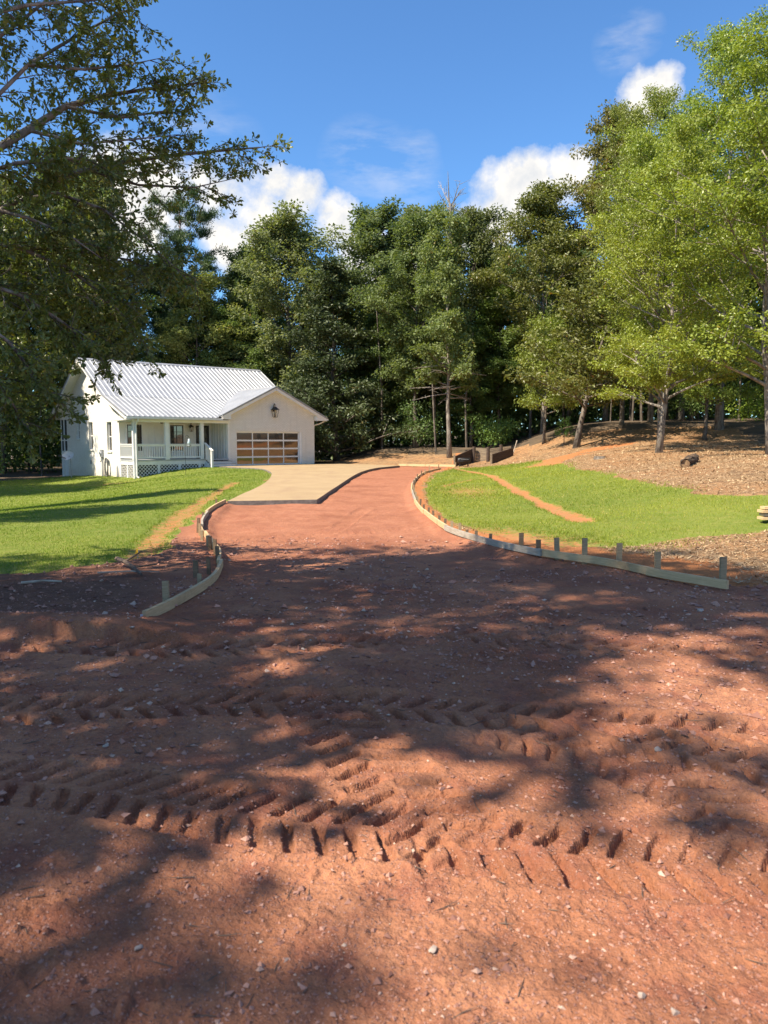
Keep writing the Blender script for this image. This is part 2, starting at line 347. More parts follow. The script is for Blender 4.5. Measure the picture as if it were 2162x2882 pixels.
def gz(x,y):
    x=np.asarray(x,float);y=np.asarray(y,float); d,dl=de(x,y)
    e=(x-1.1)*.5+(y-49.4)*.866
    z=1.05*ss(.6,13,d)+.035*np.clip(y-30,0,30)*ss(2,9,d)+.02*np.clip(d-13,0,60)-.95*ss(.5,11,dl)*ss(8,30,y)
    z=z+1.1*ss(.3,9,e)*ss(-4.5,0,x)
    drive=ss(0.0,-.25,d)*ss(0.0,-.25,dl)*ss(7,11,y)*ss(.5,-.5,e)
    return z-.07*drive
def G0(x,y): return float(gz(x,y))
TRK=[([(-3.6,4.12),(-2.2,4.29),(-1.07,4.44),(-.19,4.40),(.5,4.28),(1.16,4.14),(2.4,3.85)],.46,.165,.046),
 ([(-2.8,3.52),(-1.75,3.40),(-1.31,3.33),(-.75,3.12),(0,2.95),(.72,2.76),(1.28,2.66),(2.1,2.5)],.48,.135,.040),
 ([(-.5,4.75),(-.3,4.2),(-.12,3.8),(.06,3.34),(.3,2.82),(.42,2.45)],.48,.150,.036),
 ([(.35,4.15),(.85,3.85),(1.2,3.5),(1.42,3.1),(1.45,2.6)],.44,.145,.040),
 ([(.9,4.0),(1.5,3.7),(2.3,3.2)],.42,.15,.036),
 ([(-3.0,5.75),(-1.8,5.62),(-.6,5.74),(.4,6.0)],.42,.18,.045),
 ([(.3,6.2),(1.4,5.85),(3.2,5.3)],.42,.18,.045),
 ([(.6,5.2),(1.4,6.4),(1.9,7.6)],.3,.16,.020),
 ([(-2.7,12.4),(-1.6,13.2),(-.2,13.6),(.6,14.6)],.35,.16,.018),
 ([(-1.9,11.9),(-1.0,13.6),(-.7,16.2),(-.4,19)],.35,.16,.015)]
def polyst(x,y,P):
    best=np.full(x.shape,1e9);S=np.zeros(x.shape);T=np.zeros(x.shape);acc=0
    for (x0,y0),(x1,y1) in zip(P[:-1],P[1:]):
        L=math.hypot(x1-x0,y1-y0);dx,dy=(x1-x0)/L,(y1-y0)/L
        s=np.clip((x-x0)*dx+(y-y0)*dy,0,L);t=(x-x0)*(-dy)+(y-y0)*dx
        dd=(x-x0-s*dx)**2+(y-y0-s*dy)**2;m=dd<best
        best=np.where(m,dd,best);S=np.where(m,acc+s,S);T=np.where(m,t,T);acc+=L
    return np.sqrt(best),S,T,acc
def smoothpath(P,step=.08):
    P=np.array(P,float);n=len(P);out=[]
    for i in range(n-1):
        p0=P[max(i-1,0)];p1=P[i];p2=P[i+1];p3=P[min(i+2,n-1)]
        k=max(2,int(np.linalg.norm(p2-p1)/step))
        for j in range(k):
            t=j/k;out.append(.5*((2*p1)+(-p0+p2)*t+(2*p0-5*p1+4*p2-p3)*t*t+(-p0+3*p1-3*p2+p3)*t**3))
    out.append(P[-1]);return np.array(out)
def pulse(f,w,e): # f in 0..1
    f=f%1.0; return ss(0,e,f)*ss(w+e,w,f)
def dirt_disp(x,y):
    r=np.hypot(x,y); wx=x+.034*fbm(x*9,y*9,3,91); wy=y+.034*fbm(x*9,y*9,3,92)
    z=.075*fbm(x*.8,y*.8,3,5)+.030*fbm(x*3.5,y*3.5,3,6)*ss(30,6,r)+.026*fbm(x*13,y*13,4,8)*ss(14,4,r)+.012*fbm(x*45,y*45,2,18)*ss(6,2.5,r)
    cl=vnoise(x*17,y*17,21)*vnoise(x*31,y*31,22); z=z+.026*ss(.38,.75,cl)*ss(.42,.62,vnoise(x*1.3,y*1.3,25))*ss(12,3,r)
    # loose berm left of the near form end
    z=z+.16*np.exp(-(((x+3.6)/1.5)**2+((y-6.2)/.45)**2))+.10*np.exp(-(((x+2.2)/.7)**2+((y-6.0)/.3)**2))
    tm=np.zeros(x.shape)
    for P,w,per,dep in TRK:
        lo=np.min(P,0)-.6;hi=np.max(P,0)+.6
        m=(x>lo[0])&(x<hi[0])&(y>lo[1])&(y<hi[1])
        if not m.any(): continue
        Q=smoothpath(P,.25).tolist()
        d,s,t,L=polyst(wx[m],wy[m],Q); a=np.abs(t)/(w/2); inside=ss(1.08,.92,d/(w/2))*ss(0,.5,s)*ss(L,L-.6,s)
        half=(t>0)*.5
        lug=pulse(s/per+half-.70*a,.36,.08)*ss(1.0,.9,a)*ss(.04,.12,a)
        brk=.55+.45*ss(.22,.45,vnoise(x[m]*1.7,y[m]*1.7,44)+.10)
        berm=.014*np.exp(-((d-w*.56)/.035)**2)*ss(0,.15,s)*ss(L,L-.15,s)
        zz=np.where(inside>.02,z[m]*(1-.7*inside)-.004*inside,z[m])
        z[m]=zz-dep*(1.05*lug-.12)*inside*brk+berm*(.5+vnoise(x[m]*9,y[m]*9,55)); tm[m]=np.maximum(tm[m],inside*brk)
    return z,tm
def inpoly(x,y,P):
    c=np.zeros(x.shape,bool);n=len(P)
    for i in range(n):
        x0,y0=P[i];x1,y1=P[(i+1)%n]
        if y0==y1: continue
        k=((y0>y)!=(y1>y))&(x<(x1-x0)*(y-y0)/(y1-y0)+x0); c^=k
    return c
LAWN_L=[(-40,5.5),(-14,7.6),(-8,8.5),(-4.61,9.13),(-4.2,9.15),(-3.87,9.39),(-3.62,9.66),(-3.35,10.05),(-3.15,10.6),(-3.2,11.3),(-3.5,12.4),(-3.62,13.6),(-3.75,15.0),(-3.95,16.6),(-4.08,18),(-4.1,19.4),(-4.12,22.2),(-4.22,25.3),(-4.47,28.9),(-5.0,33.75),(-5.7,38.35),(-6.87,42.9),(-8.75,45.15),(-9.8,48),(-14,53),(-23,53),(-26,47),(-27,38),(-30,25)]
LAWN_R=[(3.6,43.4),(2.55,38.5),(1.75,31),(1.25,26),(1.1,21),(1.12,18),(1.28,15.9),(1.4,14.2),(1.72,12.9),(2.15,11.9),(2.6,11.35),(3.1,11.1),(3.7,11.25),(4.5,11.5),(5.64,11.4),(7.5,11.6),(13,12.5),(12,15.5),(7.57,15.3),(6.9,16.2),(7.0,18.6),(7.08,21.2),(7.6,27),(7.8,32.4),(8.4,37),(7.8,43),(6.3,46.3),(4.3,45.6)]
TR_L=[(-3.3,10.3),(-3.77,12.6),(-4.23,15.78),(-4.75,19.83),(-5.36,25.3),(-5.75,29.78)]
TR_L2=[(-9.3,21),(-8.2,25),(-7.8,28)]
TR_R=[(4.2,45.0),(4.5,38),(4.6,32.4),(4.06,24.98),(3.82,19.23),(3.7,16.21),(3.75,14.2)]
TR_R2=[(4.6,32.4),(3.48,30.98),(2.07,26.93)]
TR_B=[(7.5,36),(9.5,40),(13,43)]
def soilmask(x,y):
    s=np.zeros(x.shape)
    for P,w in ((TR_L,.26),(TR_L2,.16),(TR_R,.22),(TR_R2,.15),(TR_B,1.2)):
        d=polyst(x,y,P)[0]; s=np.maximum(s,(.72 if P is TR_L or P is TR_L2 else .9)*ss(1.6,.3,d/(w*(.55+.9*vnoise(x*1.5,y*1.5,61)))))
    d,dl=de(x,y)
    s=np.maximum(s,.95*ss(2.6,.6,d)*(d>0)*ss(7.5,9,y)*ss(16,12,y))
    s=np.maximum(s,.8*ss(.8,.1,d)*(d>0)*ss(8,11,y))                 # bare clay along the right form
    s=np.maximum(s,.62*np.exp(-(((x-2.6)/1.2)**2+((y-24)/4)**2)))
    s=np.maximum(s,.8*np.exp(-(((x+3.1)/.35)**2+((y-11.9)/1.2)**2)))
    s=np.maximum(s,.7*np.exp(-(((x+15.5)/2.0)**2+((y-42.6)/1.1)**2)))
    return s
def region(x,y):
    wob=.22*np.clip(np.hypot(x,y)/14,.5,2); xw=x+wob*fbm(x*1.6,y*1.6,3,71)*2; yw=y+wob*fbm(x*1.6,y*1.6,3,72)*2.6
    d,dl=de(x,y); e=(x-1.1)*.5+(y-49.4)*.866; r=np.hypot(x,y)
    g=np.zeros(x.shape,int)
    g[(d>.08)&(y>8.3)&(e<40)]=3
    g[(e>.6)&(x>-4.5)]=3
    fo=((e>6)&(x>-4.5))|(x<-24)|(d>17)|(r>62)|((x<=-4.5)&(y>49))|((dl>8)&(y<8))|(y<-14)
    g[fo]=4
    g[inpoly(xw,yw,LAWN_L)]=1; g[inpoly(xw,yw,LAWN_R)]=2
    return g
def terrain():
    fa=np.radians(np.linspace(-33,33,500)); ca=np.radians(np.concatenate([np.linspace(35,325,44)]))
    az=np.concatenate([fa,ca]); na=len(az)
    rad=[.35]
    while rad[-1]<1.5: rad.append(rad[-1]*1.06)
    while rad[-1]<2.0: rad.append(rad[-1]*1.0066)
    while rad[-1]<6.2: rad.append(rad[-1]*1.0032)
    while rad[-1]<22: rad.append(rad[-1]*1.0066)
    while rad[-1]<80: rad.append(rad[-1]*1.017)
    while rad[-1]<1800: rad.append(rad[-1]*1.2)
    rad=np.array(rad);nr=len(rad)
    A,RR=np.meshgrid(az,rad); X=(RR*np.sin(A)).ravel();Y=(RR*np.cos(A)).ravel()
    g=region(X,Y); Z=gz(X,Y); dd,tm=dirt_disp(X,Y); so=soilmask(X,Y)
    far=ss(90,60,np.hypot(X,Y))
    w0=(g==0)*1.0
    # soften the class change so the sheets meet
    Z=Z+np.where(g==0,dd,0)+np.where(g==3,.10*fbm(X*.7,Y*.7,4,9)+.05*fbm(X*4,Y*4,3,10)*ss(40,10,np.hypot(X,Y)),0)+np.where((g==1)|(g==2),.05*fbm(X*.5,Y*.5,3,11)-.05*so,0)
    Z=Z+np.where(g==4,.3*fbm(X*.12,Y*.12,3,12),0)
    I=np.arange(nr*na).reshape(nr,na); J=np.roll(I,-1,1)
    F=np.stack([I[:-1],J[:-1],J[1:],I[1:]],-1).reshape(-1,4)[:,::-1]
    V=np.stack([X,Y,Z],1)
    d,dl=de(X,Y)
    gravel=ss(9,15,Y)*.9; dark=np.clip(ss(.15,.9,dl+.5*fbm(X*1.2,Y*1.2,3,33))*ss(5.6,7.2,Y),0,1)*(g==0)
    fg=g[F]; fc=np.max(fg,1); # a face takes the highest class of its corners
    names={0:('driveway_ground','dirt'),1:('lawn_left','lawn'),2:('lawn_right','lawn'),3:('bank','bank'),4:('forest_floor','forest')}
    labs={0:'red clay and gravel ground of the unpaved driveway',1:'green lawn sloping down in front of the white house',2:'green lawn right of the curved wooden form',3:'pine straw covered clay bank rising to the wood',4:'shaded leaf litter under the trees'}
    for k,(nm,mt) in names.items():
        sel=F[fc==k]; u,inv=np.unique(sel,return_inverse=True)
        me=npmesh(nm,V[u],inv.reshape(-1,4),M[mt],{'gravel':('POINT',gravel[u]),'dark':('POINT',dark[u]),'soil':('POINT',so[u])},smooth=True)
        o=link(nm,me); tag(o,labs[k],None,None,'structure')
    c=MB().lathe([(.0001,-.02),(.36,-.02)],(0,0,0),24).build('driveway_patch',M['dirt']); c['kind']='structure'
terrain()
# concrete slab
SLAB=[(-3.97,19.44),(-2.9,19.68),(-1.75,19.98),(-1.70,21.7),(-1.66,23.53),(-1.58,26.2),(-1.51,28.92),(-1.4,32.8),(-1.24,36.69),(-1.0,40),(-.66,42.9),(-.2,45.1),(.41,46.86),(1.0,48.6),(-1.5,51.6),(-4.2,52.9),(-4.75,52.31),(-9.70,48.15),(-10.6,47.2),(-8.71,45.19),(-7.7,44.2),(-6.83,42.9),(-6.2,40.7),(-5.66,38.35),(-5.25,36),(-4.96,33.75),(-4.65,31.2),(-4.43,28.92),(-4.28,27),(-4.19,25.3),(-4.13,23.7),(-4.09,22.18),(-4.03,20.8)]
_s=smoothpath(SLAB[2:14],.6).tolist()+SLAB[14:19]+smoothpath(SLAB[19:]+SLAB[:1],.6).tolist()[:-1]
SLAB=[tuple(p) for p in SLAB[:2]+_s]
sm=MB(); n=len(SLAB)
sm.add([(x,y,.05) for x,y in SLAB],[tuple(range(n))])
slab=sm.build('concrete_driveway',M['concrete']); slab.data.materials.append(M['concedge'])
se=MB()
for i in range(n):
    (x0,y0),(x1,y1)=SLAB[i],SLAB[(i+1)%n]
    k=max(1,int(math.hypot(x1-x0,y1-y0)/.25))
    pr=None
    for j in range(k+1):
        t=j/k; p=(x0+(x1-x0)*t,y0+(y1-y0)*t); 
        if pr: se.add([(pr[0],pr[1],.05),(p[0],p[1],.05),(p[0],p[1],-.3),(pr[0],pr[1],-.3)],[(0,1,2,3)])
        pr=p
ed=se.build('slab_edge',M['concedge'],slab)
tag(slab,'smooth tan concrete pad in front of the garage door',None,None,'structure')
# ------------------------------------------------------------ house (local x along the front, y to the back)
H0=(-4.72,52.24,.05)
house=empty('house',H0,R(40))
tag(house,'white painted brick house with ribbed metal roof, front porch and glass garage door','house')
def HB(name,mb,mat,parent=None,smooth=False): return mb.build(name,M[mat] if isinstance(mat,str) else mat,parent or house,smooth)
def hz(x,y):
    c,s=math.cos(R(40)),math.sin(R(40)); return G0(H0[0]+x*c-y*s,H0[1]+x*s+y*c)-H0[2]
PZ=lambda y: 2.95+.371*(y+.4)          # porch roof plane
MZ=lambda y: 4.25+.595*(y-3.1)         # main front plane
BZ=lambda y: 6.75-.595*(y-7.3)         # main back plane
GZ=lambda x: 5.0-.485*abs(x+3.2)       # garage gable planes
def holes_wall(mb,fn,a0,a1,z0,z1,holes,depth):
    As=sorted({a0,a1,*[h[0] for h in holes],*[h[1] for h in holes]}); Zs=sorted({z0,z1,*[h[2] for h in holes],*[h[3] for h in holes]})
    for i in range(len(As)-1):
        for j in range(len(Zs)-1):
            ca=(As[i]+As[i+1])/2; cz=(Zs[j]+Zs[j+1])/2
            if any(h[0]<ca<h[1] and h[2]<cz<h[3] for h in holes): continue
            mb.add([fn(As[i],Zs[j],0),fn(As[i+1],Zs[j],0),fn(As[i+1],Zs[j+1],0),fn(As[i],Zs[j+1],0)],[(0,1,2,3)])
    for h in holes:
        c=[(h[0],h[2]),(h[1],h[2]),(h[1],h[3]),(h[0],h[3])]
        for k in range(4):
            p,q=c[k],c[(k+1)%4]; mb.add([fn(*p,0),fn(*q,0),fn(*q,depth),fn(*p,depth)],[(0,1,2,3)])
# left gable wall
SW=[(3.45,4.2,.92,2.70),(6.65,7.4,1.0,2.75),(9.1,9.75,1.68,2.85)]
fs=lambda a,z,d:(-12.5+d,a,z)
w=MB(); holes_wall(w,fs,2.2,11.6,-1.5,3.0,SW,.14)
w.add([fs(a,z,0) for a,z in [(2.2,3.0),(11.6,3.0),(11.6,BZ(11.6)-.1),(7.3,6.63),(3.1,4.13),(2.2,PZ(2.2)-.1)]],[tuple(range(6))])
HB('wall',w,'brick')['label']='brick gable end wall'
w=MB(); w.add([fs(a,z,0) for a,z in [(11.6,3.05),(13.0,3.05),(13.0,BZ(13.0)-.1),(11.6,BZ(11.6)-.1)]],[(0,1,2,3)]); HB('gable_siding',w,'white')
# front garage wall
ff=lambda a,z,d:(a,d,z)
w=MB(); holes_wall(w,ff,-6.48,0,-.4,2.9,[(-5.92,-1.0,-.05,2.16)],.22)
w.add([ff(a,z,0) for a,z in [(-6.48,2.9),(0,2.9),(0,GZ(0)-.1),(-3.2,4.9),(-6.48,GZ(-6.48)-.1)]],[tuple(range(5))])
HB('wall',w,'brick')['label']='brick garage front wall'
w=MB(); w.add([(0,0,-.6),(0,12.4,-.6),(0,12.4,3.2),(0,0,3.3)],[(0,1,2,3)]); w.add([(0,3,3.2),(0,12.4,3.2),(0,12.4,BZ(12.4)),(0,7.3,6.65),(0,3.1,4.15)],[tuple(range(5))]); HB('wall',w,'brick')
w=MB(); w.add([(0,12.4,-.6),(-12.5,12.4,-1.5),(-12.5,12.4,3.5),(0,12.4,3.5)],[(0,1,2,3)]); w.add([(-12.5,11.6,-1.5),(-11.6,11.6,-1.5),(-11.6,11.6,3.2),(-12.5,11.6,3.2)],[(0,1,2,3)]); HB('wall',w,'brick')
# brick sills + side windows
for i,(a0,a1,z0,z1) in enumerate(SW):
    wn=empty('window',(0,0,0),0,house)
    m=MB(); f=.055; x0=-12.37;x1=-12.30
    m.box(x0,x1,a0,a0+f,z0,z1).box(x0,x1,a1-f,a1,z0,z1).box(x0-.001,x1,a0+f,a1-f,z0,z0+f).box(x0-.001,x1,a0+f,a1-f,z1-f,z1)
    zm=(z0+z1)/2; m.box(x0-.015,x1,a0+f,a1-f,zm-.03,zm+.03); HB('frame',m,'trim',wn)
    for q0,q1 in ((z0+f,zm-.03),(zm+.03,z1-f)): HB('pane',MB().box(-12.335,-12.33,a0+f,a1-f,q0,q1),'pane2',wn)
    HB('sill',MB().box(-12.56,-12.34,a0-.04,a1+.04,z0-.09,z0+.002),'brick',wn)
# screened back corner
sc=empty('screen_panel',(0,0,0),0,house)
m=MB()
for a in (11.62,12.28,12.92): m.box(-12.5,-12.41,a-.04 if a>11.7 else a,a+.05,-1.4,3.05)
for z in (.78,1.55,3.0): m.box(-12.495,-12.415,11.66,12.94,z,z+.08)
HB('screen_frame',m,'trim',sc)
for a0,a1 in ((11.67,12.24),(12.33,12.88)):
    for z0,z1 in ((.86,1.55),(1.63,3.0)): HB('screen',MB().box(-12.46,-12.45,a0,a1,z0,z1),'screen',sc)
m=MB()
for k in range(20): m.add([(-12.49,11.67,-1.35+k*.108),(-12.49,12.88,-1.35+k*.108),(-12.44,12.88,-1.25+k*.108),(-12.44,11.67,-1.25+k*.108)],[(0,1,2,3)])
HB('louvre',m,'trim',sc)
# porch walls (board and batten), ceiling, deck
w=MB(); w.box(-12.5,-6.49,2.1,2.2,.3,2.95); HB('porch_back_wall',w,'white')
for k in range(1,14):
    x=-12.5+k*.43
    if -12.15<x<-11.15 or -9.46<x<-8.42 or -7.75<x<-6.65: continue
    HB('batten',MB().box(x-.022,x+.022,2.075,2.1,.45,2.75),'white')
w=MB(); w.box(-6.5,-6.482,.02,2.1,.3,3.0); HB('porch_side_wall',w,'white')
for k in range(6): HB('batten',MB().box(-6.53,-6.5,.12+k*.36,.17+k*.36,.45,2.75),'white')
HB('porch_ceiling',MB().box(-12.45,-6.5,-.28,2.1,2.75,2.79),'white')
HB('deck',MB().box(-12.52,-6.5,-.06,2.1,.37,.45),'deck')
HB('deck_skirt',MB().box(-12.5,-8.05,-.03,.02,.22,.37).box(-12.5,-12.45,.02,2.1,.22,.37),'trim')
HB('porch_beam',MB().box(-12.62,-6.4,-.12,.1,2.62,2.86),'trim')
HB('porch_beam',MB().box(-12.61,-12.41,.1,2.2,2.62,2.86),'trim')
w=MB(); w.add([(-12.52,0,2.86),(-12.52,2.2,2.86),(-12.52,2.2,PZ(2.2)-.1),(-12.52,0,PZ(0)-.1)],[(0,1,2,3)]); HB('gable_siding',w,'white')
for k in range(5): HB('batten',MB().box(-12.545,-12.52,.3+k*.42,.35+k*.42,2.86,PZ(.3+k*.42)-.1),'white')
for x0,x1,z0 in ((-12.6,-12.38,.45),(-10.65,-10.40,.45),(-8.40,-8.19,.45)):
    m=MB().box(x0,x1,-.10,.09,z0,2.62); HB('porch_post',m,'trim')
# windows and door on the porch
def pwindow(x0,x1,z0,z1):
    wn=empty('window',(0,0,0),0,house); f=.05
    m=MB().box(x0-.09,x0,2.03,2.1,z0-.09,z1+.09).box(x1,x1+.09,2.03,2.1,z0-.09,z1+.09).box(x0,x1,2.03,2.1,z1,z1+.09).box(x0,x1,2.03,2.1,z0-.09,z0); HB('casing',m,'trim',wn)
    m=MB().box(x0,x0+f,2.035,2.09,z0,z1).box(x1-f,x1,2.035,2.09,z0,z1).box(x0+f,x1-f,2.035,2.09,z1-f,z1).box(x0+f,x1-f,2.035,2.09,z0,z0+f)
    xm=(x0+x1)/2; n=4; h=(z1-z0-2*f)/n; m.box(xm-.014,xm+.014,2.04,2.09,z0+f,z1-f)
    for k in range(1,n): m.box(x0+f,x1-f,2.042 if k!=2 else 2.03,2.088,z0+f+k*h-.014,z0+f+k*h+.014)
    HB('frame',m,'darkgrey',wn)
    for k in range(n):
        for a,b in ((x0+f,xm-.014),(xm+.014,x1-f)): HB('pane',MB().box(a,b,2.07,2.075,z0+f+k*h+.014,z0+f+(k+1)*h-.014),'pane2',wn)
pwindow(-12.09,-11.20,.95,2.52); pwindow(-9.38,-8.50,.95,2.52)
dr=empty('front_door',(0,0,0),0,house)
x0,x1=-7.66,-6.74
HB('casing',MB().box(x0-.1,x0,2.03,2.1,.45,2.6).box(x1,x1+.1,2.03,2.1,.45,2.6).box(x0,x1,2.03,2.1,2.52,2.6),'trim',dr)
m=MB().box(x0,x0+.12,2.04,2.09,.46,2.52).box(x1-.12,x1,2.04,2.09,.46,2.52).box(x0+.12,x1-.12,2.04,2.09,.46,.72).box(x0+.12,x1-.12,2.04,2.09,2.38,2.52)
xm=(x0+x1)/2; m.box(xm-.013,xm+.013,2.05,2.09,.72,2.38)
for k in range(1,5): m.box(x0+.12,x1-.12,2.052,2.088,.72+k*.332-.012,.72+k*.332+.012)
HB('door_frame',m,'darkgrey',dr)
for k in range(5):
    for a,b in ((x0+.12,xm-.013),(xm+.013,x1-.12)): HB('pane',MB().box(a,b,2.07,2.075,.732+k*.332,.708+(k+1)*.332),'pane2',dr)
HB('handle',MB().box(x0+.04,x0+.09,2.0,2.04,1.35,1.6).bar((x0+.065,1.97,1.47),(x0+.2,1.97,1.47),.025,.03),'black',dr)
# railings
def rail(p,q,n,zd=.45,zt=1.37):
    r=empty('railing',(0,0,0),0,house); p=Vector(p);q=Vector(q)
    HB('top_rail',MB().bar((p.x,p.y,zt-.025),(q.x,q.y,zt-.025),.13,.05),'trim',r); HB('bottom_rail',MB().bar((p.x,p.y,zd+.13),(q.x,q.y,zd+.13),.05,.085),'trim',r); HB('top_rail',MB().bar((p.x,p.y,zt-.10),(q.x,q.y,zt-.10),.05,.085),'trim',r)
    me=MB().box(-.021,.021,-.021,.021,zd+.17,zt-.14).mesh('baluster',M['trim'])
    for k in range(n):
        t=(k+.5)/n; c=p.lerp(q,t); link('baluster',me,r,(c.x,c.y,0))
rail((-12.38,0),(-10.65,0),12); rail((-10.40,0),(-8.40,0),14); rail((-12.49,.09),(-12.49,2.1),14)
# stair: treads, risers, newel, slanted rail
st=empty('stairs',(0,0,0),0,house)
for k,(y,zt) in enumerate(((-.34,.30),(-.62,.15),(-.90,.0))):
    HB('tread',MB().box(-8.02+.0*k,-6.44+.14*k,y,y+.30,zt-.03,zt+.015),'deck',st); HB('riser',MB().box(-8.0,-6.46+.14*k,y+.03,y+.06,zt-.15-.03*k,zt-.03),'trim',st)
HB('newel_post',MB().box(-8.16,-8.04,-.98,-.86,hz(-8.1,-.92)-.1,.92),'trim',st)
HB('stair_rail',MB().bar((-8.10,-.03,1.42),(-8.10,-1.0,.95),.14,.05),'trim',st)
HB('stringer',MB().prism([(-.05,.3),(-.95,-.15),(-.95,-.45),(0,-.45)],lambda a,b,t:(t,a,b),-8.06,-8.02),'trim',st)
for k in range(7):
    y=-.12-k*.115; zt=1.36+(y+.03)*.485; HB('baluster',MB().box(-8.12,-8.08,y-.02,y+.02,zt-.88,zt),'trim',st)
# lattice skirts
def lattice(fn,a0,a1,zb0,zb1,zt):
    """diamond lattice clipped to a panel with a sloping bottom"""
    r=empty('lattice_panel',(0,0,0),0,house); m=MB(); sp=.15; w=.026
    zb=lambda a: zb0+(zb1-zb0)*(a-a0)/(a1-a0); lo=min(zb0,zb1)
    for sgn,off in ((1,0.012),(-1,.0)):
        k=-40
        while k<80:
            c=a0+k*sp*1.414; k+=1
            pts=[]
            for t in np.linspace(0,zt-lo,14):
                a=c+sgn*t if sgn>0 else c+(zt-lo)-t; z=lo+t
                if a0<=a<=a1 and z>=zb(a): pts.append((a,z))
            if len(pts)<2: continue
            (pa,pz),(qa,qz)=pts[0],pts[-1]; d=w*.9
            m.add([fn(pa-d,pz,off),fn(pa+d,pz,off),fn(qa+d,qz,off),fn(qa-d,qz,off)],[(0,1,2,3)])
            m.add([fn(pa-d,pz,off+.01),fn(pa+d,pz,off+.01),fn(qa+d,qz,off+.01),fn(qa-d,qz,off+.01)],[(0,1,2,3)])
    HB('lattice',m,'trim',r)
    m=MB(); q=lambda a,b,z0,z1:m.add([fn(a,z0,-.02),fn(b,z0,-.02),fn(b,z1,-.02),fn(a,z1,-.02),fn(a,z0,.03),fn(b,z0,.03),fn(b,z1,.03),fn(a,z1,.03)],[(0,1,2,3),(7,6,5,4),(0,4,5,1),(1,5,6,2),(2,6,7,3),(3,7,4,0)])
    q(a0,a0+.07,zb0-.1,zt); q(a1-.07,a1,zb1-.1,zt); q(a0+.07,a1-.07,zt-.07,zt); HB('frame',m,'trim',r)
xs=[-12.40,-11.05,-9.75,-8.45,-8.06]
for i in range(4):
    a0,a1=xs[i],xs[i+1]; lattice(lambda a,z,d:(a,.0+d,z),a0,a1-.01,hz(a0,-.05)-.03,hz(a1,-.05)-.03,.22)
for a0,a1 in ((.06,1.08),(1.1,2.12)): lattice(lambda a,z,d:(-12.5+d,a,z),a0,a1,hz(-12.5,a0)-.05,hz(-12.5,a1)-.05,.22)
HB('corner_post',MB().box(-12.58,-12.42,-.08,.05,-1.0,.45),'trim')
HB('crawl_shade',MB().box(-12.2,-6.6,.5,.55,-1.2,.36).box(-12.2,-12.15,.5,2.1,-1.2,.36),'black')  # black sheets that stand in for the shade behind the lattice
# garage door
gd=empty('garage_door',(0,0,0),0,house)
m=MB(); X0,X1,Z0,Z1=-5.86,-1.2,.0,2.10; y0=.12
cw=(X1-X0)/4; rh=(Z1-Z0)/4
HB('rail',MB().box(X0,X1,y0,y0+.05,Z0-.02,Z0+.08),'trim',gd)
for k in range(1,4): HB('rail',MB().box(X0,X1,y0,y0+.05,Z0+k*rh-.05,Z0+k*rh+.05),'trim',gd)
HB('rail',MB().box(X0,X1,y0,y0+.05,Z1-.05,Z1+.03),'trim',gd)
for c in range(5):
    for k in range(4): 
        xx=X0+c*cw; HB('stile',MB().box(xx-.035,xx+.035,y0+.003,y0+.047,Z0+k*rh+(.08 if k==0 else .05),Z0+(k+1)*rh-.05),'trim',gd)
for c in range(4):
    for k in range(4):
        a=X0+c*cw+.035; b=X0+(c+1)*cw-.035; HB('pane',MB().box(a,b,y0+.022,y0+.03,Z0+k*rh+.05,Z0+(k+1)*rh-.05),'pane',gd)
HB('casing',MB().box(-1.16,-1.0,.03,.2,-.05,2.16).box(-5.92,-5.89,.03,.2,-.05,2.16).box(-5.89,-1.16,.03,.2,2.13,2.16),'trim',gd)
# ---------------- roof
def obj_roof(name,polys,mat,parent=None): 
    m=MB()
    for P,t in polys:
        n=len(P); vs=[tuple(p) for p in P]+[(p[0],p[1],p[2]-t) for p in P]
        m.add(vs,[tuple(range(n)),tuple(range(n,2*n))[::-1]]+[(i,i+n,(i+1)%n+n,(i+1)%n) for i in range(n)])
    return HB(name,m,mat,parent)
XLr,XRr=-13.1,.2
valx=lambda z: -3.2-(5-z)/.485
dz=.07
roof=obj_roof('roof',[([(XLr,3.1,MZ(3.1)-.03),(XRr,3.1,MZ(3.1)-.03),(XRr,7.3,6.72),(XLr,7.3,6.72)],dz),([(XLr,7.3,6.72),(XRr,7.3,6.72),(XRr,13.4,BZ(13.4)-.03),(XLr,13.4,BZ(13.4)-.03)],dz),
 ([(XLr,-.38,PZ(-.38)-.03),(valx(PZ(-.38))-.05,-.38,PZ(-.38)-.03),(valx(4.25)-.05,3.1,PZ(3.1)-.03),(XLr,3.1,PZ(3.1)-.03)],dz),
 ([(-3.2,-.4,4.97),(-7.05,-.4,GZ(-7.05)-.03),(-7.05,-.05,GZ(-7.05)-.03),(valx(4.25),3.1,4.22),(-3.2,4.36,4.97)],dz),([(-3.2,-.4,4.97),(-3.2,4.36,4.97),(.75,4.36,GZ(.75)-.03),(.75,-.4,GZ(.75)-.03)],dz)],'trim')
def panels(e0,ea,a0,a1,top,bot,nrm,h=.036):
    """ribbed sheets: column position a -> top(a), bot(a) points"""
    nrm=Vector(nrm).normalized(); a=a0
    while a<a1-.02:
        b=min(a+.914,a1); pf=[(a,0)]
        for k in range(3):
            c=a+.152+k*.305
            if c+.05<b: pf+=[(c-.055,0),(c-.025,h),(c+.025,h),(c+.055,0)]
        pf.append((b-.004,0)); m=MB(); T=[];B=[]
        for q,hh in pf: T.append(Vector(top(q))+nrm*hh); B.append(Vector(bot(q))+nrm*hh)
        n=len(pf); m.add(T+B,[(i,i+1,n+i+1,n+i) for i in range(n-1)]); HB('roof_panel',m,'roof',roof); a=b
panels(0,0,XLr,XRr,lambda a:(a,7.3,6.75),lambda a:(a,3.02,MZ(3.02)+.03),(0,-.51,.86),.038)
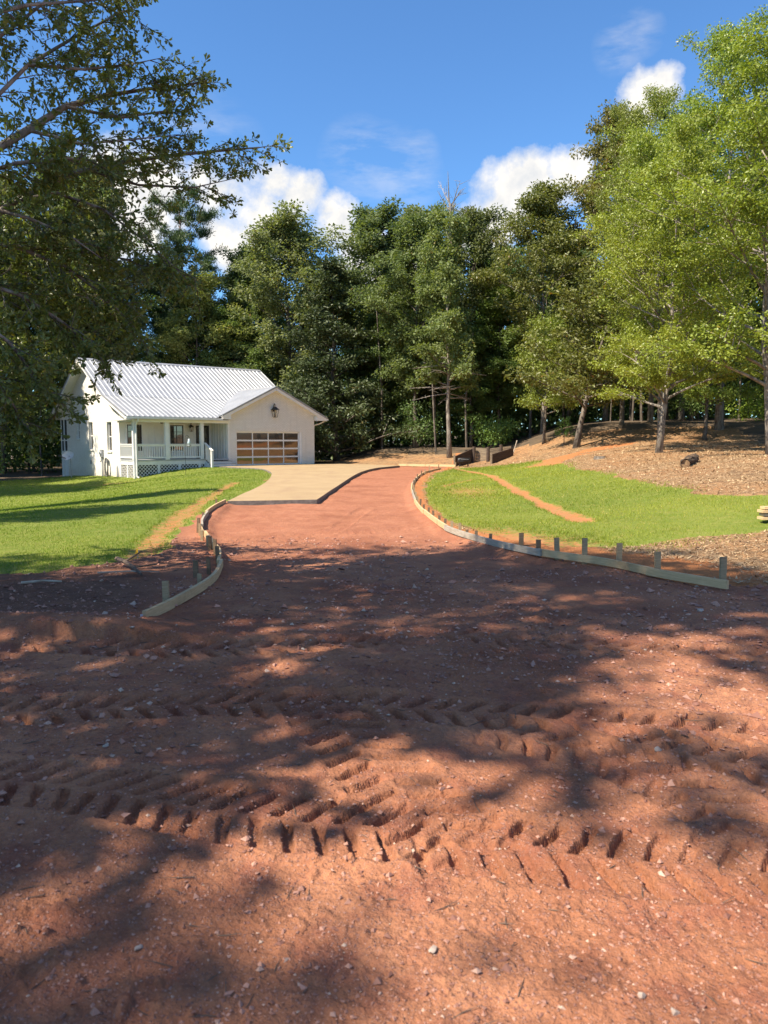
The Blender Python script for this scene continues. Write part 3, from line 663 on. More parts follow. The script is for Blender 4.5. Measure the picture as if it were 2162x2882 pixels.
def pbot(a):
    z=5-.485*(-3.2-a); y=(z-2.95)/.371-.4
    y=max(-.44,min(3.09,y)); return (a,y,PZ(y))
panels(0,0,XLr,valx(4.2),lambda a:(a,3.14,PZ(3.14)),pbot,(0,-.35,.937),.034)
def gbot(a):
    z=PZ(a) if a<3.1 else MZ(a); x=max(-7.1,valx(z)); x=min(x,-3.21); return (x,a,GZ(x))
panels(0,0,-.46,4.4,lambda a:(-3.2,a,5.0),gbot,(-.436,0,.9),.028)
panels(0,0,-.46,4.4,lambda a:(-3.2,a,5.0),lambda a:(.8,a,GZ(.8)),(.436,0,.9),.028)
panels(0,0,XLr,XRr,lambda a:(a,7.3,6.75),lambda a:(a,13.45,BZ(13.45)),(0,.51,.86),.03)
HB('ridge_cap',MB().prism([(-.16,-.07),(0,.05),(.16,-.07),(.15,-.085),(0,.03),(-.15,-.085)],lambda a,b,t:(t,7.3+a,6.77+b),XLr-.02,XRr+.02),'roof',roof)
HB('ridge_cap',MB().prism([(-.15,-.05),(0,.045),(.15,-.05),(.14,-.065),(0,.025),(-.14,-.065)],lambda a,b,t:(-3.2+a,t,5.0+b),-.46,4.38),'roof',roof)
HB('valley_flashing',MB().bar((-7.42,-.4,PZ(-.4)+.01),(valx(4.25),3.1,4.26),.14,.02).bar((valx(4.25),3.1,4.26),(-3.25,4.34,5.0),.12,.02),'roofdark',roof)
HB('closure_strip',MB().box(XLr,valx(4.3)+.1,3.02,3.05,MZ(3.0)-.06,MZ(3.0)+.005),'roofdark',roof)
# rakes, fascia, gutters
def rake(p,q,mat='trim',w=.03,h=.2,dzz=-.1): return MB().bar((p[0],p[1],p[2]+dzz),(q[0],q[1],q[2]+dzz),w,h)
HB('rake_board',rake((-13.10,-.38,PZ(-.38)),(-13.10,3.1,4.25)),'trim'); HB('rake_board',rake((-13.10,3.1,4.25),(-13.10,7.3,6.75)),'trim'); HB('rake_board',rake((-13.10,7.3,6.75),(-13.10,13.4,BZ(13.4))),'trim')
HB('rake_trim',rake((-13.12,-.40,PZ(-.4)),(-13.12,3.1,4.25),h=.09,dzz=.0),'roofdark'); HB('rake_trim',rake((-13.12,3.1,4.25),(-13.12,7.3,6.75),h=.09,dzz=.0),'roofdark'); HB('rake_trim',rake((-13.12,7.3,6.75),(-13.12,13.4,BZ(13.4)),h=.09,dzz=0),'roofdark')
HB('rake_board',rake((-3.2,-.41,5.0),(-7.06,-.41,GZ(-7.06)),h=.2,dzz=-.12),'trim'); HB('rake_board',rake((-3.2,-.41,5.0),(.76,-.41,GZ(.76)),h=.2,dzz=-.12),'trim')
HB('rake_trim',rake((-3.2,-.44,5.0),(-7.1,-.44,GZ(-7.1)),h=.10,dzz=.0),'roofdark'); HB('rake_trim',rake((-3.2,-.44,5.0),(.8,-.44,GZ(.8)),h=.10,dzz=.0),'roofdark')
HB('rake_board',rake((.2,3.1,4.25),(.2,7.3,6.75)),'trim'); HB('rake_trim',rake((.22,3.1,4.25),(.22,7.3,6.75),h=.09,dzz=0),'roofdark')
HB('soffit',MB().add([(-7.05,-.4,GZ(-7.05)-.22),(-3.2,-.4,4.78),(.75,-.4,GZ(.75)-.22),(.75,0,GZ(.75)-.22),(-3.2,0,4.78),(-7.05,0,GZ(-7.05)-.22)],[(0,1,4,5),(1,2,3,4)]),'trim')
HB('eave_return',MB().prism([(-7.06,GZ(-7.06)-.2),(-6.48,GZ(-6.48)-.2),(-6.48,2.88),(-7.06,2.88)],lambda a,b,t:(a,t,b),-.395,-.02).prism([(.76,GZ(.76)-.2),(.0,GZ(0)-.2),(.0,2.9),(.76,2.9)],lambda a,b,t:(a,t,b),-.395,-.02),'trim')
HB('soffit',MB().box(-13.1,-12.62,-.36,2.2,2.72,2.74),'trim')
HB('gutter',MB().box(-13.12,-7.08,-.50,-.385,2.80,2.92),'trim'); HB('gutter',MB().box(.78,.9,-.4,12,2.92,3.03),'trim')
HB('downspout',MB().tube([(-12.42,-.44,2.8),(-12.42,-.42,2.70),(-12.45,-.2,2.52),(-12.45,-.16,2.4),(-12.45,-.16,-.5),(-12.40,-.34,-.56)],.045,8),'trim')
HB('downspout',MB().tube([(.84,.0,2.94),(.84,.05,2.85),(.55,.12,2.72),(.1,.14,2.6),(.06,.14,2.4),(.06,.14,.1)],.045,8),'trim')
HB('corner_board',MB().box(-6.52,-6.40,-.025,-.002,.35,2.62),'trim')
HB('corner_board',MB().box(-12.53,-12.502,2.1,2.24,-1.4,2.6),'trim')
def hw(x,y,z):
    c,s=math.cos(R(40)),math.sin(R(40)); return (H0[0]+x*c-y*s,H0[1]+x*s+y*c,H0[2]+z)
# wall lanterns
def lantern(loc,s,label,cage=True):
    t=empty('wall_lantern',loc,R(40)); t.scale=(s,s,s); tag(t,label,'lantern')
    P=lambda n,m,mt:m.build(n,M[mt],t)
    P('back_plate',MB().box(-.06,.06,.14,.18,.02,.30),'black')
    P('hook_arm',MB().tube([(0,.15,.28),(0,.12,.44),(0,.06,.52),(0,.0,.50),(0,-.02,.40),(0,-.02,.30)],.022,6),'black')
    m=MB(); b=[(-.22,-.22),(.22,-.22),(.22,.20),(-.22,.20)]; m.add([(x,y-.02,.12) for x,y in b]+[(x*.25,y*.25-.02,.32) for x,y in b],[(0,1,2,3),(4,5,6,7)]+[(i,(i+1)%4,(i+1)%4+4,i+4) for i in range(4)]); P('roof',m,'black')
    m=MB(); q=[(-.17,-.17),(.17,-.17),(.17,.15),(-.17,.15)]; 
    for x,y in q: m.bar((x,y-.02,.12),(x*.62,y*.62-.02,-.34),.022,.022)
    k=[(x*.62,y*.62-.02,-.34) for x,y in q]
    for i in range(4): m.bar(k[i],k[(i+1)%4],.022,.022)
    P('cage',m,'black')
    P('candle',MB().tube([(0,-.02,-.33),(0,-.02,-.12)],.02,6).tube([(-.05,-.02,-.33),(-.05,-.02,-.15)],.016,6).tube([(.05,-.02,-.33),(.05,-.02,-.15)],.016,6),'stakepale')
    return t
lantern(hw(-3.18,-.17,3.42),1.0,'large black lantern high in the garage gable above the door')
lantern(hw(-8.02,1.93,2.34),.62,'small black lantern beside the front door on the porch wall')
# ceiling fan
t=empty('ceiling_fan',hw(-10.35,1.05,2.66),R(40)); tag(t,'dark brown ceiling fan under the porch ceiling','fan')
MB().lathe([(.02,.14),(.02,.05),(.09,.05),(.1,-.02),(.05,-.07),(.001,-.08)],n=12).build('motor',M['brownfan'],t)
for k in range(5):
    a=k*2*math.pi/5+.35; c,s=math.cos(a),math.sin(a)
    m=MB(); m.add([(c*.1-s*.03,s*.1+c*.03,.0),(c*.1+s*.03,s*.1-c*.03,.0),(c*.75+s*.07,s*.75-c*.07,.012),(c*.75-s*.07,s*.75+c*.07,.03)]+[(c*.1-s*.03,s*.1+c*.03,.012),(c*.1+s*.03,s*.1-c*.03,.012),(c*.75+s*.07,s*.75-c*.07,.024),(c*.75-s*.07,s*.75+c*.07,.042)],[(0,1,2,3),(7,6,5,4),(0,4,5,1),(1,5,6,2),(2,6,7,3),(3,7,4,0)]); m.build('blade',M['brownfan'],t)
# satellite dish
p=hw(-13.3,8.6,0); gzp=G0(p[0],p[1]); t=empty('satellite_dish',(p[0],p[1],gzp),R(-20)); tag(t,'grey satellite dish on a bent pole by the brick side wall','satellite dish')
MB().tube([(0,0,-.1),(0,0,.9),(.02,-.03,1.15),(.0,-.1,1.32)],.035,8).build('pole',M['grey'],t)
m=MB(); n=20; prof=[(.001,.0),(.15,.02),(.28,.06),(.38,.115),(.385,.125)]
m.lathe(prof,n=n); d=m.build('reflector',M['dish'],t,True); d.rotation_euler=(R(62),0,R(12)); d.location=(.0,-.14,1.42); d.scale=(1.05,.9,1)
MB().bar((-.02,-.16,1.18),(-.30,-.62,1.42),.03,.05).box(-.36,-.26,-.70,-.60,1.38,1.50).build('feed_arm',M['black'],t)
MB().box(-.06,.06,-.16,-.02,1.22,1.42).build('bracket',M['darkgrey'],t)
# meter, hose, vent
p=hw(-12.58,5.0,0); t=empty('electric_meter',p,R(40)); tag(t,'grey electric meter box with conduits on the brick side wall','meter')
MB().box(-.06,.08,-.16,.16,.55,1.0).build('meter_box',M['grey'],t); MB().lathe([(.1,-.14),(.1,-.02)],n=14,axis='X').build('meter_dial',M['dish'],t,loc=(.0,0,.78))
MB().tube([(0,-.05,.56),(0,-.05,-1.0)],.03,6).build('conduit',M['grey'],t); MB().tube([(0,.09,.56),(0,.09,.3),(-.05,.14,.25)],.03,6).build('conduit',M['black'],t); MB().tube([(0,.02,.56),(0,.02,-1.0)],.02,6).build('conduit',M['dish'],t)
p=hw(-12.66,4.05,0); t=empty('garden_hose',p,R(40)); tag(t,'black garden hose coiled on a wall hanger by the meter','hose')
m=MB()
for k in range(6):
    r0=.20+.022*k; m.tube([(.02*math.sin(k*2.1),r0*.85*math.cos(a),.02+r0*2.1*math.sin(a)-.03*k) for a in np.linspace(0,2*math.pi,22)],.02,5,False)
m.tube([(0,.1,-.45),(0,.05,-.75),(-.1,-.1,-.84)],.02,5); m.build('coil',M['hose'],t); MB().box(0,.1,-.08,.08,.2,.45).build('hanger',M['grey'],t)
p=hw(-12.51,7.1,.2); t=MB().box(-.03,.03,-.10,.10,-.12,.12).build('wall_vent',M['grey'],None,loc=p); t.rotation_euler=(0,0,R(40)); tag(t,'small grey vent low on the brick side wall','vent')
p=hw(-12.515,2.62,-.3); t=MB().prism([(-.1,-.45),(.1,-.45),(.1,.28),(.0,.38),(-.1,.28)],lambda a,b,q:(q,a,b),-.03,.04).build('utility_cover',M['grey'],None,loc=p); t.rotation_euler=(0,0,R(40)); tag(t,'grey utility cover low at the front corner of the brick wall','utility box')
# bird feeder on a shepherd's hook
x,y=-10.6,42.0; z=G0(x,y); t=empty('bird_feeder_hook',(x,y,z),0); tag(t,'glass bird feeder hanging from a thin black hook pole before the porch','bird feeder')
MB().tube([(-.22,0,-.2),(-.22,0,1.95),(-.2,0,2.08),(-.12,0,2.15),(-.04,0,2.1),(0,0,2.0)],.009,5).build('hook_pole',M['black'],t)
MB().lathe([(.001,1.62),(.07,1.64),(.10,1.72),(.06,1.86),(.02,1.95),(.001,1.97)],n=12).build('bottle',M['glassblue'],t,True)
MB().lathe([(.001,1.52),(.06,1.52),(.11,1.57),(.10,1.62),(.001,1.63)],n=12).build('tray',M['grey'],t)
# ------------------------------------------------------------ formwork
def board(path,parent,mat,h=.09,th=.038,z0=None,name='form_board',lab=None):
    P=np.array(path); n=len(P); T=np.gradient(P,axis=0); T/=np.linalg.norm(T,axis=1)[:,None]; Nn=np.stack([-T[:,1],T[:,0]],1)*th/2
    m=MB(); vs=[]
    for i in range(n):
        x,y=P[i]; zb=(G0(x,y)-.015) if z0 is None else z0[i]
        for s,z in ((-1,zb),(1,zb),(1,zb+h),(-1,zb+h)): vs.append((x+s*Nn[i,0],y+s*Nn[i,1],z))
    fs=[(0,1,2,3)]+[(4*i+k,4*i+(k+1)%4,4*(i+1)+(k+1)%4,4*(i+1)+k) for i in range(n-1) for k in range(4)]+[tuple(4*(n-1)+k for k in (3,2,1,0))]
    o=m.add(vs,fs).build(name,M[mat],parent)
    if lab: o['label']=lab
    return o
def stake(x,y,parent,h,mat='stake',w=.042,tilt=0,rz=0):
    z=G0(x,y); a=random.uniform(-.05,.05)+tilt; b=random.uniform(-.04,.04)
    m=MB(); hw_=w/2; d=.022
    m.add([(-hw_,-d,-.15),(hw_,-d,-.15),(hw_,d,-.15),(-hw_,d,-.15),(-hw_,-d,h),(hw_,-d,h),(hw_,d,h-.006),(-hw_,d,h-.004)],[(3,2,1,0),(4,5,6,7),(0,1,5,4),(1,2,6,5),(2,3,7,6),(3,0,4,7)])
    o=m.build('stake',M[mat],parent,loc=(x,y,z)); o.rotation_euler=(b,a,rz); return o
def zline(P,off=0.0): # board bottom follows a smoothed ground line
    return [G0(x,y)+off for x,y in P]
LF=smoothpath([(-2.06,6.50),(-1.98,6.93),(-1.92,7.49),(-1.88,8.01),(-1.89,8.5),(-1.95,9.01),(-2.06,9.71),(-2.2,10.37),(-2.34,10.81),(-2.52,11.29),(-2.77,12.01),(-3.0,12.75),(-3.27,13.74),(-3.47,14.66),(-3.72,16.21),(-3.88,17.71),(-3.97,19.38)],.15)
fl=empty('driveway_form',(0,0,0)); tag(fl,'short curved wooden board form with stakes between lawn and red driveway, left','wooden form')
cum=np.concatenate([[0],np.cumsum(np.linalg.norm(np.diff(LF,axis=0),axis=1))])
def cut(P,c,a,b): 
    xs=np.concatenate([[a],c[(c>a+.01)&(c<b-.01)],[min(b,c[-1])]]); return np.stack([np.interp(xs,c,P[:,0]),np.interp(xs,c,P[:,1])],1) if a<c[-1] else P[:0]
cuts=[0,2.9,5.0,6.1,7.2,9.8,14]
for i,(a,b) in enumerate(zip(cuts[:-1],cuts[1:])):
    Q=cut(LF,cum,a,b+.08)
    if len(Q)<2: continue
    dy=np.array([-.0,0]) if i%2==0 else np.array([-.038,0]); board(Q+dy,fl,'lumber' if i!=4 else 'lumbergrey',z0=[z+.012 for z in zline(Q+dy)])
MB().box(-.012,.012,-.001,.001,.0,.05).build('end_tag',M['dish'],fl,loc=(-2.075,6.475,G0(-2.06,6.5)+.03))
for x,y,h,mt,w in [(-2.035,7.08,.26,'stakepale',.055),(-2.0,8.23,.13,'stakepale',.04),(-2.16,8.72,.20,'stake',.05),(-2.06,8.95,.20,'stake',.04),(-2.13,9.77,.22,'stake',.045),(-2.31,10.45,.22,'stake',.045),(-2.50,10.97,.20,'stake',.045),(-2.62,11.36,.16,'stakepale',.04),(-2.86,12.0,.17,'stakepale',.04),(-3.06,12.7,.2,'stakepale',.04),(-3.20,13.15,.25,'stake',.045),(-3.62,15.3,.15,'stake',.04),(-4.02,18.4,.18,'stake',.045)]:
    stake(x,y,fl,h,mt,w)
RF=smoothpath([(3.60,7.95),(3.1,8.72),(2.75,9.47),(2.26,10.09),(1.98,10.54),(1.57,11.48),(1.15,12.92),(.98,14.35),(.82,17.2),(.79,20.61),(.9,25.06),(1.2,30.11),(2.0,37.68),(3.17,42.92)],.15)
fr=empty('driveway_form',(0,0,0)); tag(fr,'long curved wooden board form with many stakes along the right lawn','wooden form')
cum=np.concatenate([[0],np.cumsum(np.linalg.norm(np.diff(RF,axis=0),axis=1))])
cuts=[0,.95,2.78,6.0,9.1,12.2,16,20,24,28.5,33,40]
for i,(a,b) in enumerate(zip(cuts[:-1],cuts[1:])):
    Q=cut(RF,cum,a,b+.08)
    if len(Q)<2: continue
    board(Q+(np.array([0,0]) if i%2==0 else np.array([.02,.03])),fr,'lumbergrey' if i in(2,5,7) else 'lumber',z0=[z+.012 for z in zline(Q)])
for x,y,h in [(3.62,8.12,.24),(3.16,8.78,.20),(2.90,9.40,.22),(2.58,9.80,.23),(2.31,10.16,.19),(2.13,10.52,.12),(1.94,10.78,.18),(1.62,11.62,.16),(1.46,12.1,.15),(1.36,12.5,.12),(1.27,12.8,.2),(1.18,13.3,.18),(1.11,13.9,.16),(1.05,14.5,.16),(.98,15.3,.18),(.94,16.2,.17),(.89,17.1,.16),(.86,18.2,.2),(.85,19.4,.18),(.86,20.8,.2),(.89,22.4,.22),(.93,24.3,.2),(1.03,26.3,.24),(1.16,28.6,.22),(1.35,31,.25),(1.65,34,.28),(1.95,36.6,.25),(2.3,39.1,.36),(2.65,40.8,.2),(3.0,42.3,.32)]:
    stake(x,y,fr,h+(.09 if y<11 else .0),'stakepale' if y<10.2 or random.random()<.35 else 'stake',.062 if y<11 else .045)
ff_=empty('driveway_form',(0,0,0)); tag(ff_,'straight pale board form closing the far end of the driveway','wooden form')
for a,b in (((.95,49.45),(2.6,48.5)),((2.62,48.49),(4.4,47.45))):
    board(np.array([a,((a[0]+b[0])/2,(a[1]+b[1])/2),b]),ff_,'lumber',h=.14,z0=[.0,.0,.0])
for x,y,h in [(1.9,49.05,.22),(3.0,48.4,.2),(3.7,48.0,.22),(4.42,47.6,.28)]: stake(x,y,ff_,h,'stakepale',.05)
# ------------------------------------------------------------ timber retaining walls
def plankwall(parent,p,q,h0,h1,n,mat):
    p=Vector(p);q=Vector(q)
    for k in range(n):
        t0=k/n;t1=(k+1)/n-.012
        m=MB(); d=(q-p).normalized(); nn=Vector((-d.y,d.x,0))*(.03+.006*(k%2)); vs=[]
        for c,hh in ((p,h0),(q,h1)):
            for s,t in ((-1,t0),(1,t0),(1,t1),(-1,t1)): vs.append(c+nn*s+Vector((0,0,hh*t)))
        m.add(vs,[(0,1,2,3),(7,6,5,4),(0,4,5,1),(1,5,6,2),(2,6,7,3),(3,7,4,0)]).build('plank',M[mat],parent)
tw=empty('retaining_wall',(0,0,0)); tag(tw,'dark timber plank retaining wall with round posts at the drive end','retaining wall')
gb_=lambda x,y,o=0:(x,y,G0(x,y)-.06+o)
plankwall(tw,gb_(4.45,48.3),gb_(5.85,50.0),.70,.98,4,'timber')
plankwall(tw,gb_(5.95,50.0,-.05),gb_(6.75,49.8,-.05),1.0,.9,5,'timberpale')
plankwall(tw,gb_(6.75,48.1),gb_(8.25,49.3,.05),.66,.52,4,'timber')
plankwall(tw,gb_(6.8,50.3,.0),gb_(8.3,50.5,-.05),.74,.55,4,'timberpale')
for x,y,h in ((5.8,49.75,1.02),(6.66,49.35,.92),(7.6,50.1,.78)): MB().tube([(x,y,G0(x,y)-.3),(x,y,G0(x,y)+h)],.11,10).build('post',M['timber'],tw)
for x,y,h in ((4.40,48.2,.74),(6.68,48.0,.70)): MB().box(x-.05,x+.05,y-.06,y+.06,G0(x,y)-.2,G0(x,y)+h).build('post',M['timberpale'],tw)
# barrel grill
t=empty('barrel_grill',(4.95,47.75,G0(4.95,47.75)),R(8)); t.scale=(.62,.62,.62); tag(t,'rusty black barrel grill on short legs before the timber wall','grill')
MB().lathe([(.001,-.62),(.24,-.62),(.27,-.6),(.27,-.02),(.275,.0),(.27,.02),(.27,.6),(.24,.62),(.001,.62)],n=18,axis='X').build('barrel',M['black'],t,True,loc=(0,0,.62))
for x in (-.45,.45):
    for y in (-.18,.18): MB().bar((x,y,0),(x*.9,y*.8,.45),.05,.05).build('leg',M['black'],t)
MB().bar((-.4,-.29,.72),(.4,-.29,.72),.03,.03).build('handle',M['grey'],t); MB().box(-.55,-.1,-.28,-.26,.48,.78).build('lid_plate',M['darkgrey'],t)
# leaning white stake, stump, log, lumber stack, flag, sticks
m=MB().bar((8.3,49.8,G0(8.3,49.8)-.1),(8.6,49.9,G0(8.3,49.8)+.9),.06,.04); o=m.build('leaning_stake',M['stick']); tag(o,'thin white stake leaning above the timber wall','stake')
x,y=9.6,34.3; z=G0(x,y); t=empty('tree_stump',(x,y,z)); tag(t,'low cut stump on the straw bank','stump')
MB().lathe([(.30,-.1),(.26,.03),(.24,.10)],n=14).build('bark',M['bark'],t); MB().lathe([(.24,.10),(.12,.105),(.001,.104)],n=14).build('cut_face',M['logend'],t)
# hollow log
p=Vector((9.5,24.3,0)); q=Vector((10.75,26.6,0)); p.z=G0(p.x,p.y)+.10; q.z=G0(q.x,q.y)+.16
t=empty('fallen_log',(0,0,0)); tag(t,'dark rotten log lying on the straw bank below the trees','log')
m=MB(); pts=[];rd=[]
for k in range(12):
    u=k/11; c=p.lerp(q,u); pts.append(c+Vector((random.uniform(-.02,.02),random.uniform(-.02,.02),.03*math.sin(u*5)))); rd.append(.15+.025*math.sin(k*1.7)+random.uniform(-.015,.015))
m.tube(pts,rd,12,False); lo=m.build('bark',M['log'],t,False)
for v in lo.data.vertices: v.co+=Vector((random.uniform(-.025,.025),random.uniform(-.025,.025),random.uniform(-.025,.025)))
MB().tube([pts[0]+(pts[1]-pts[0])*.15,pts[1]],[.13,.12],12).build('heartwood',M['logend'],t); MB().tube([pts[-1]-(pts[-1]-pts[-2])*.1,pts[-2]],[.12,.12],12).build('heartwood',M['logend'],t)
m=MB(); 
for k in range(5):
    u=.1+k*.17; c=p.lerp(q,u)+Vector((-.05,-.03,.12)); m.bar(c,c+Vector((.2,.3,.02+.02*k%.03)),.07,.03)
m.build('torn_bark',M['logend'],t)
t=empty('lumber_stack',(6.42,12.15,G0(6.42,12.15))); tag(t,'small stack of pale boards at the right edge of the lawn','lumber')
for k in range(4): MB().box(-.45+.04*(k%2),.7,-.09+.03*(k%2),.10+.02*k%.03,.012+k*.055,.052+k*.055).build('board',M['lumber' if k!=1 else 'lumbergrey'],t)
x,y=-3.32,10.25; t=empty('marker_flag',(x,y,G0(x,y))); tag(t,'tiny yellow marker flag at the end of the lawn trench','flag')
MB().tube([(0,0,-.05),(.02,0,.10)],.004,5).build('wire',M['grey'],t); MB().prism([(.0,.03),(.0,.11),(-.03,.12),(-.05,.05)],lambda a,b,c:(a+.015+.1*b*(1 if a<0 else 0),c,b),-.003,.003).build('flag',M['yellow'],t)
def stickobj(name,pts,r,mat,lab,cat,extra=()):
    m=MB(); P=[(x,y,G0(x,y)+z) for x,y,z in pts]; m.tube(P,[r*(1-.5*i/(len(P)-1)) for i in range(len(P))],6)
    for e in extra: m.tube([(x,y,G0(x,y)+z) for x,y,z in e],[r*.5,r*.25],5)
    o=m.build(name,M[mat]); tag(o,lab,cat)
stickobj('fallen_branch',[(-3.35,9.55,.09),(-3.15,9.25,.10),(-2.95,8.95,.08),(-2.76,8.65,.05)],.03,'twig','dark fallen branch on the soil before the left lawn edge','branch',[[(-3.15,9.25,.10),(-2.95,9.3,.22)],[(-2.95,8.95,.08),(-2.7,9.05,.10)]])
stickobj('stick',[(-3.9,8.16,.04),(-3.7,8.24,.05),(-3.5,8.25,.04)],.016,'stick','bleached white stick lying on dark soil at the left','stick')
stickobj('stick',[(-3.3,8.75,.05),(-2.95,8.85,.05),(-2.6,8.8,.05)],.010,'stick','thin pale stick beside the dark fallen branch','stick')
stickobj('stick',[(-1.72,5.95,.03),(-1.66,6.06,.09)],.012,'stick','short pale stick standing in the dirt below the left form','stick')
# ------------------------------------------------------------ trees
def leaves_mesh(name,C,D,Nr,L,Wd,mat,var,shape='quad'):
    """C base pos, D direction unit, Nr normal, L length, Wd width (arrays)"""
    n=len(C); B=np.cross(Nr,D); B/=np.linalg.norm(B,axis=1)[:,None]+1e-9; U=np.cross(D,B)
    L=L[:,None];Wd=Wd[:,None]
    if shape=='quad':
        V=np.stack([C,C+D*L*.5+B*Wd*.5+U*Wd*.12,C+D*L,C+D*L*.5-B*Wd*.5+U*Wd*.12],1).reshape(-1,3); F=np.arange(n*4).reshape(-1,4)
    else: # spatulate leaf
        V=np.stack([C,C+D*L*.45+B*Wd*.26+U*Wd*.1,C+D*L*.78+B*Wd*.5+U*Wd*.12,C+D*L,C+D*L*.78-B*Wd*.5+U*Wd*.12,C+D*L*.45-B*Wd*.26+U*Wd*.1],1).reshape(-1,3); F=np.arange(n*6).reshape(-1,6)
    return npmesh(name,V,F,mat,{'var':('FACE',var)})
def unit(a): return a/(np.linalg.norm(a,axis=-1,keepdims=True)+1e-9)
def grow(seed,Ht,Rd,cb,nprim,prof,rise=(25,60),lean=0,trunk_r=.18,sub=6,wob=.25,clr=.5,fork=None,droop=0.0):
    """returns (wood MB, list of clusters (pos,radius))"""
    g=random.Random(seed); m=MB(); cl=[]
    nseg=9; tp=[]; x=y=0
    for i in range(nseg+1):
        u=i/nseg; tp.append(Vector((x+lean*u*u*Ht,y,Ht*.96*u))); x+=g.uniform(-wob,wob)*.5; y+=g.uniform(-wob,wob)*.5
    tr=[trunk_r*(1.35 if i==0 else 1)*(1-.86*(i/nseg)**.9) for i in range(nseg+1)]
    tp[0].z=-.4
    m.tube(tp,tr,8)
    def at(u):
        f=u*nseg; i=min(int(f),nseg-1); return tp[i].lerp(tp[i+1],f-i), tr[i]+(tr[i+1]-tr[i])*(f-i)
    az=g.uniform(0,6)
    for k in range(nprim):
        u=cb+(1-cb)*((k+.5*g.random())/nprim)**1.18; u=min(u,.985); o,r0=at(u); az+=2.4+g.uniform(-.5,.5)
        L=Rd*prof((u-cb)/(1-cb))*g.uniform(.65,1.12)
        el=R(g.uniform(*rise))*(.6+.7*(u-cb)/(1-cb)); d=Vector((math.cos(az)*math.cos(el),math.sin(az)*math.cos(el),math.sin(el)))
        P=[o]; q=o.copy()
        for s in range(4):
            d=(d+Vector((g.uniform(-.22,.22),g.uniform(-.22,.22),g.uniform(-.12,.2)-droop))).normalized(); q=q+d*L/4; P.append(q.copy())
        rb=min(r0*.6,.02+.028*L); m.tube(P,[rb*(1-.8*i/4) for i in range(5)],5,False)
        for s in range(max(3,int(sub*(.45+.6*min(1,L/Rd))))):
            f=g.uniform(.25,1.0)*4; i=min(int(f),3); b=P[i].lerp(P[i+1],f-i); a2=g.uniform(0,6.28)
            dd=(P[i+1]-P[i]).normalized()+Vector((math.cos(a2)*.9,math.sin(a2)*.9,g.uniform(-.25,.6))); dd.normalize(); l2=L*g.uniform(.18,.42)+.25
            e=b+dd*l2; mid=b.lerp(e,.5)+Vector((0,0,g.uniform(-.03,.08)*l2)); m.tube([b,mid,e],[rb*.35,rb*.25,.008],4,False)
            cl.append((e,clr*g.uniform(.7,1.25))); cl.append((mid,clr*g.uniform(.5,.9)))
        cl.append((P[-1],clr*g.uniform(.7,1.2))); cl.append((P[2],clr*.6))
    cl.append((tp[-1]+Vector((0,0,.03*Ht)),clr*.8)); cl.append((tp[-2],clr))
    return m,cl
def foliage(name,cl,nleaf,size,mat,seed,flat=.75,hang=.25,aspect=.55):
    r=np.random.default_rng(seed); P=np.array([tuple(c[0]) for c in cl]);Q=np.array([c[1] for c in cl]); w=Q**2; idx=r.choice(len(P),nleaf,p=w/w.sum())
    off=unit(r.normal(size=(nleaf,3)))*(r.random((nleaf,1))**.5); off[:,2]*=flat; C=P[idx]+off*Q[idx][:,None]
    D=unit(off+r.normal(size=(nleaf,3))*.6+np.array([0,0,-hang])); Nr=unit(r.normal(size=(nleaf,3))*.75+np.array([0,0,.7]))
    L=size*r.uniform(.65,1.3,nleaf); cv=r.random(len(P)); var=np.clip(.55*cv[idx]+.45*r.random(nleaf)+ (r.random(nleaf)>.985)*.5,0,1)
    return leaves_mesh(name,C,D,Nr,L,L*aspect,mat,var)
oakp=lambda t: (.45+.95*t-.25*t*t if t<.35 else 1.0-.74*((t-.35)/.65)**2.0)*.98
airp=lambda t: .75+.35*math.sin(t*3.0)-.45*t*t
conep=lambda t: max(.12,1.0-.92*t)
SP={}
def species(key,seed,Ht,Rd,cb,nprim,prof,nleaf,size,leafmat,bark,**kw):
    fk={k:kw.pop(k) for k in ('flat','hang','aspect') if k in kw}
    m,cl=grow(seed,Ht,Rd,cb,nprim,prof,**kw); SP[key]=(m.mesh(key+'_wood',M[bark],True),foliage(key+'_leaves',cl,nleaf,size,M[leafmat],seed,**fk),Ht)
species('oak',11,20,5.4,.22,44,oakp,46000,.23,'leaf_oak','bark',sub=7,clr=.72)
species('oakb',12,20,4.6,.25,42,oakp,44000,.23,'leaf_oak','bark',sub=7,clr=.68)
species('brown',13,19,4.6,.20,40,oakp,44000,.21,'leaf_brown','barkpale',sub=7,clr=.66)
species('tall',14,18,3.3,.30,24,lambda t:.85-.25*t,17000,.24,'leaf_oak','barkpale',sub=6,clr=.60,trunk_r=.19)
species('maple',15,14,4.2,.16,40,airp,48000,.125,'leaf_maple','barkpale',sub=8,clr=.52,rise=(10,50),flat=.5,trunk_r=.15)
species('mapleb',16,22,5.2,.24,46,oakp,44000,.155,'leaf_maple','barkpale',sub=8,clr=.60,rise=(25,60),trunk_r=.22,flat=.6)
species('magnolia',17,15,4.0,.03,64,conep,36000,.23,'leaf_mag','bark',sub=7,clr=.55,rise=(-5,30),hang=.05,aspect=.45)
species('small',18,9,2.9,.25,26,airp,15000,.18,'leaf_brown','bark',sub=6,clr=.55,rise=(5,40),trunk_r=.14,lean=.012)
species('shade',23,17,5.2,.28,34,oakp,18000,.25,'leaf_oak','bark',sub=6,clr=.62)
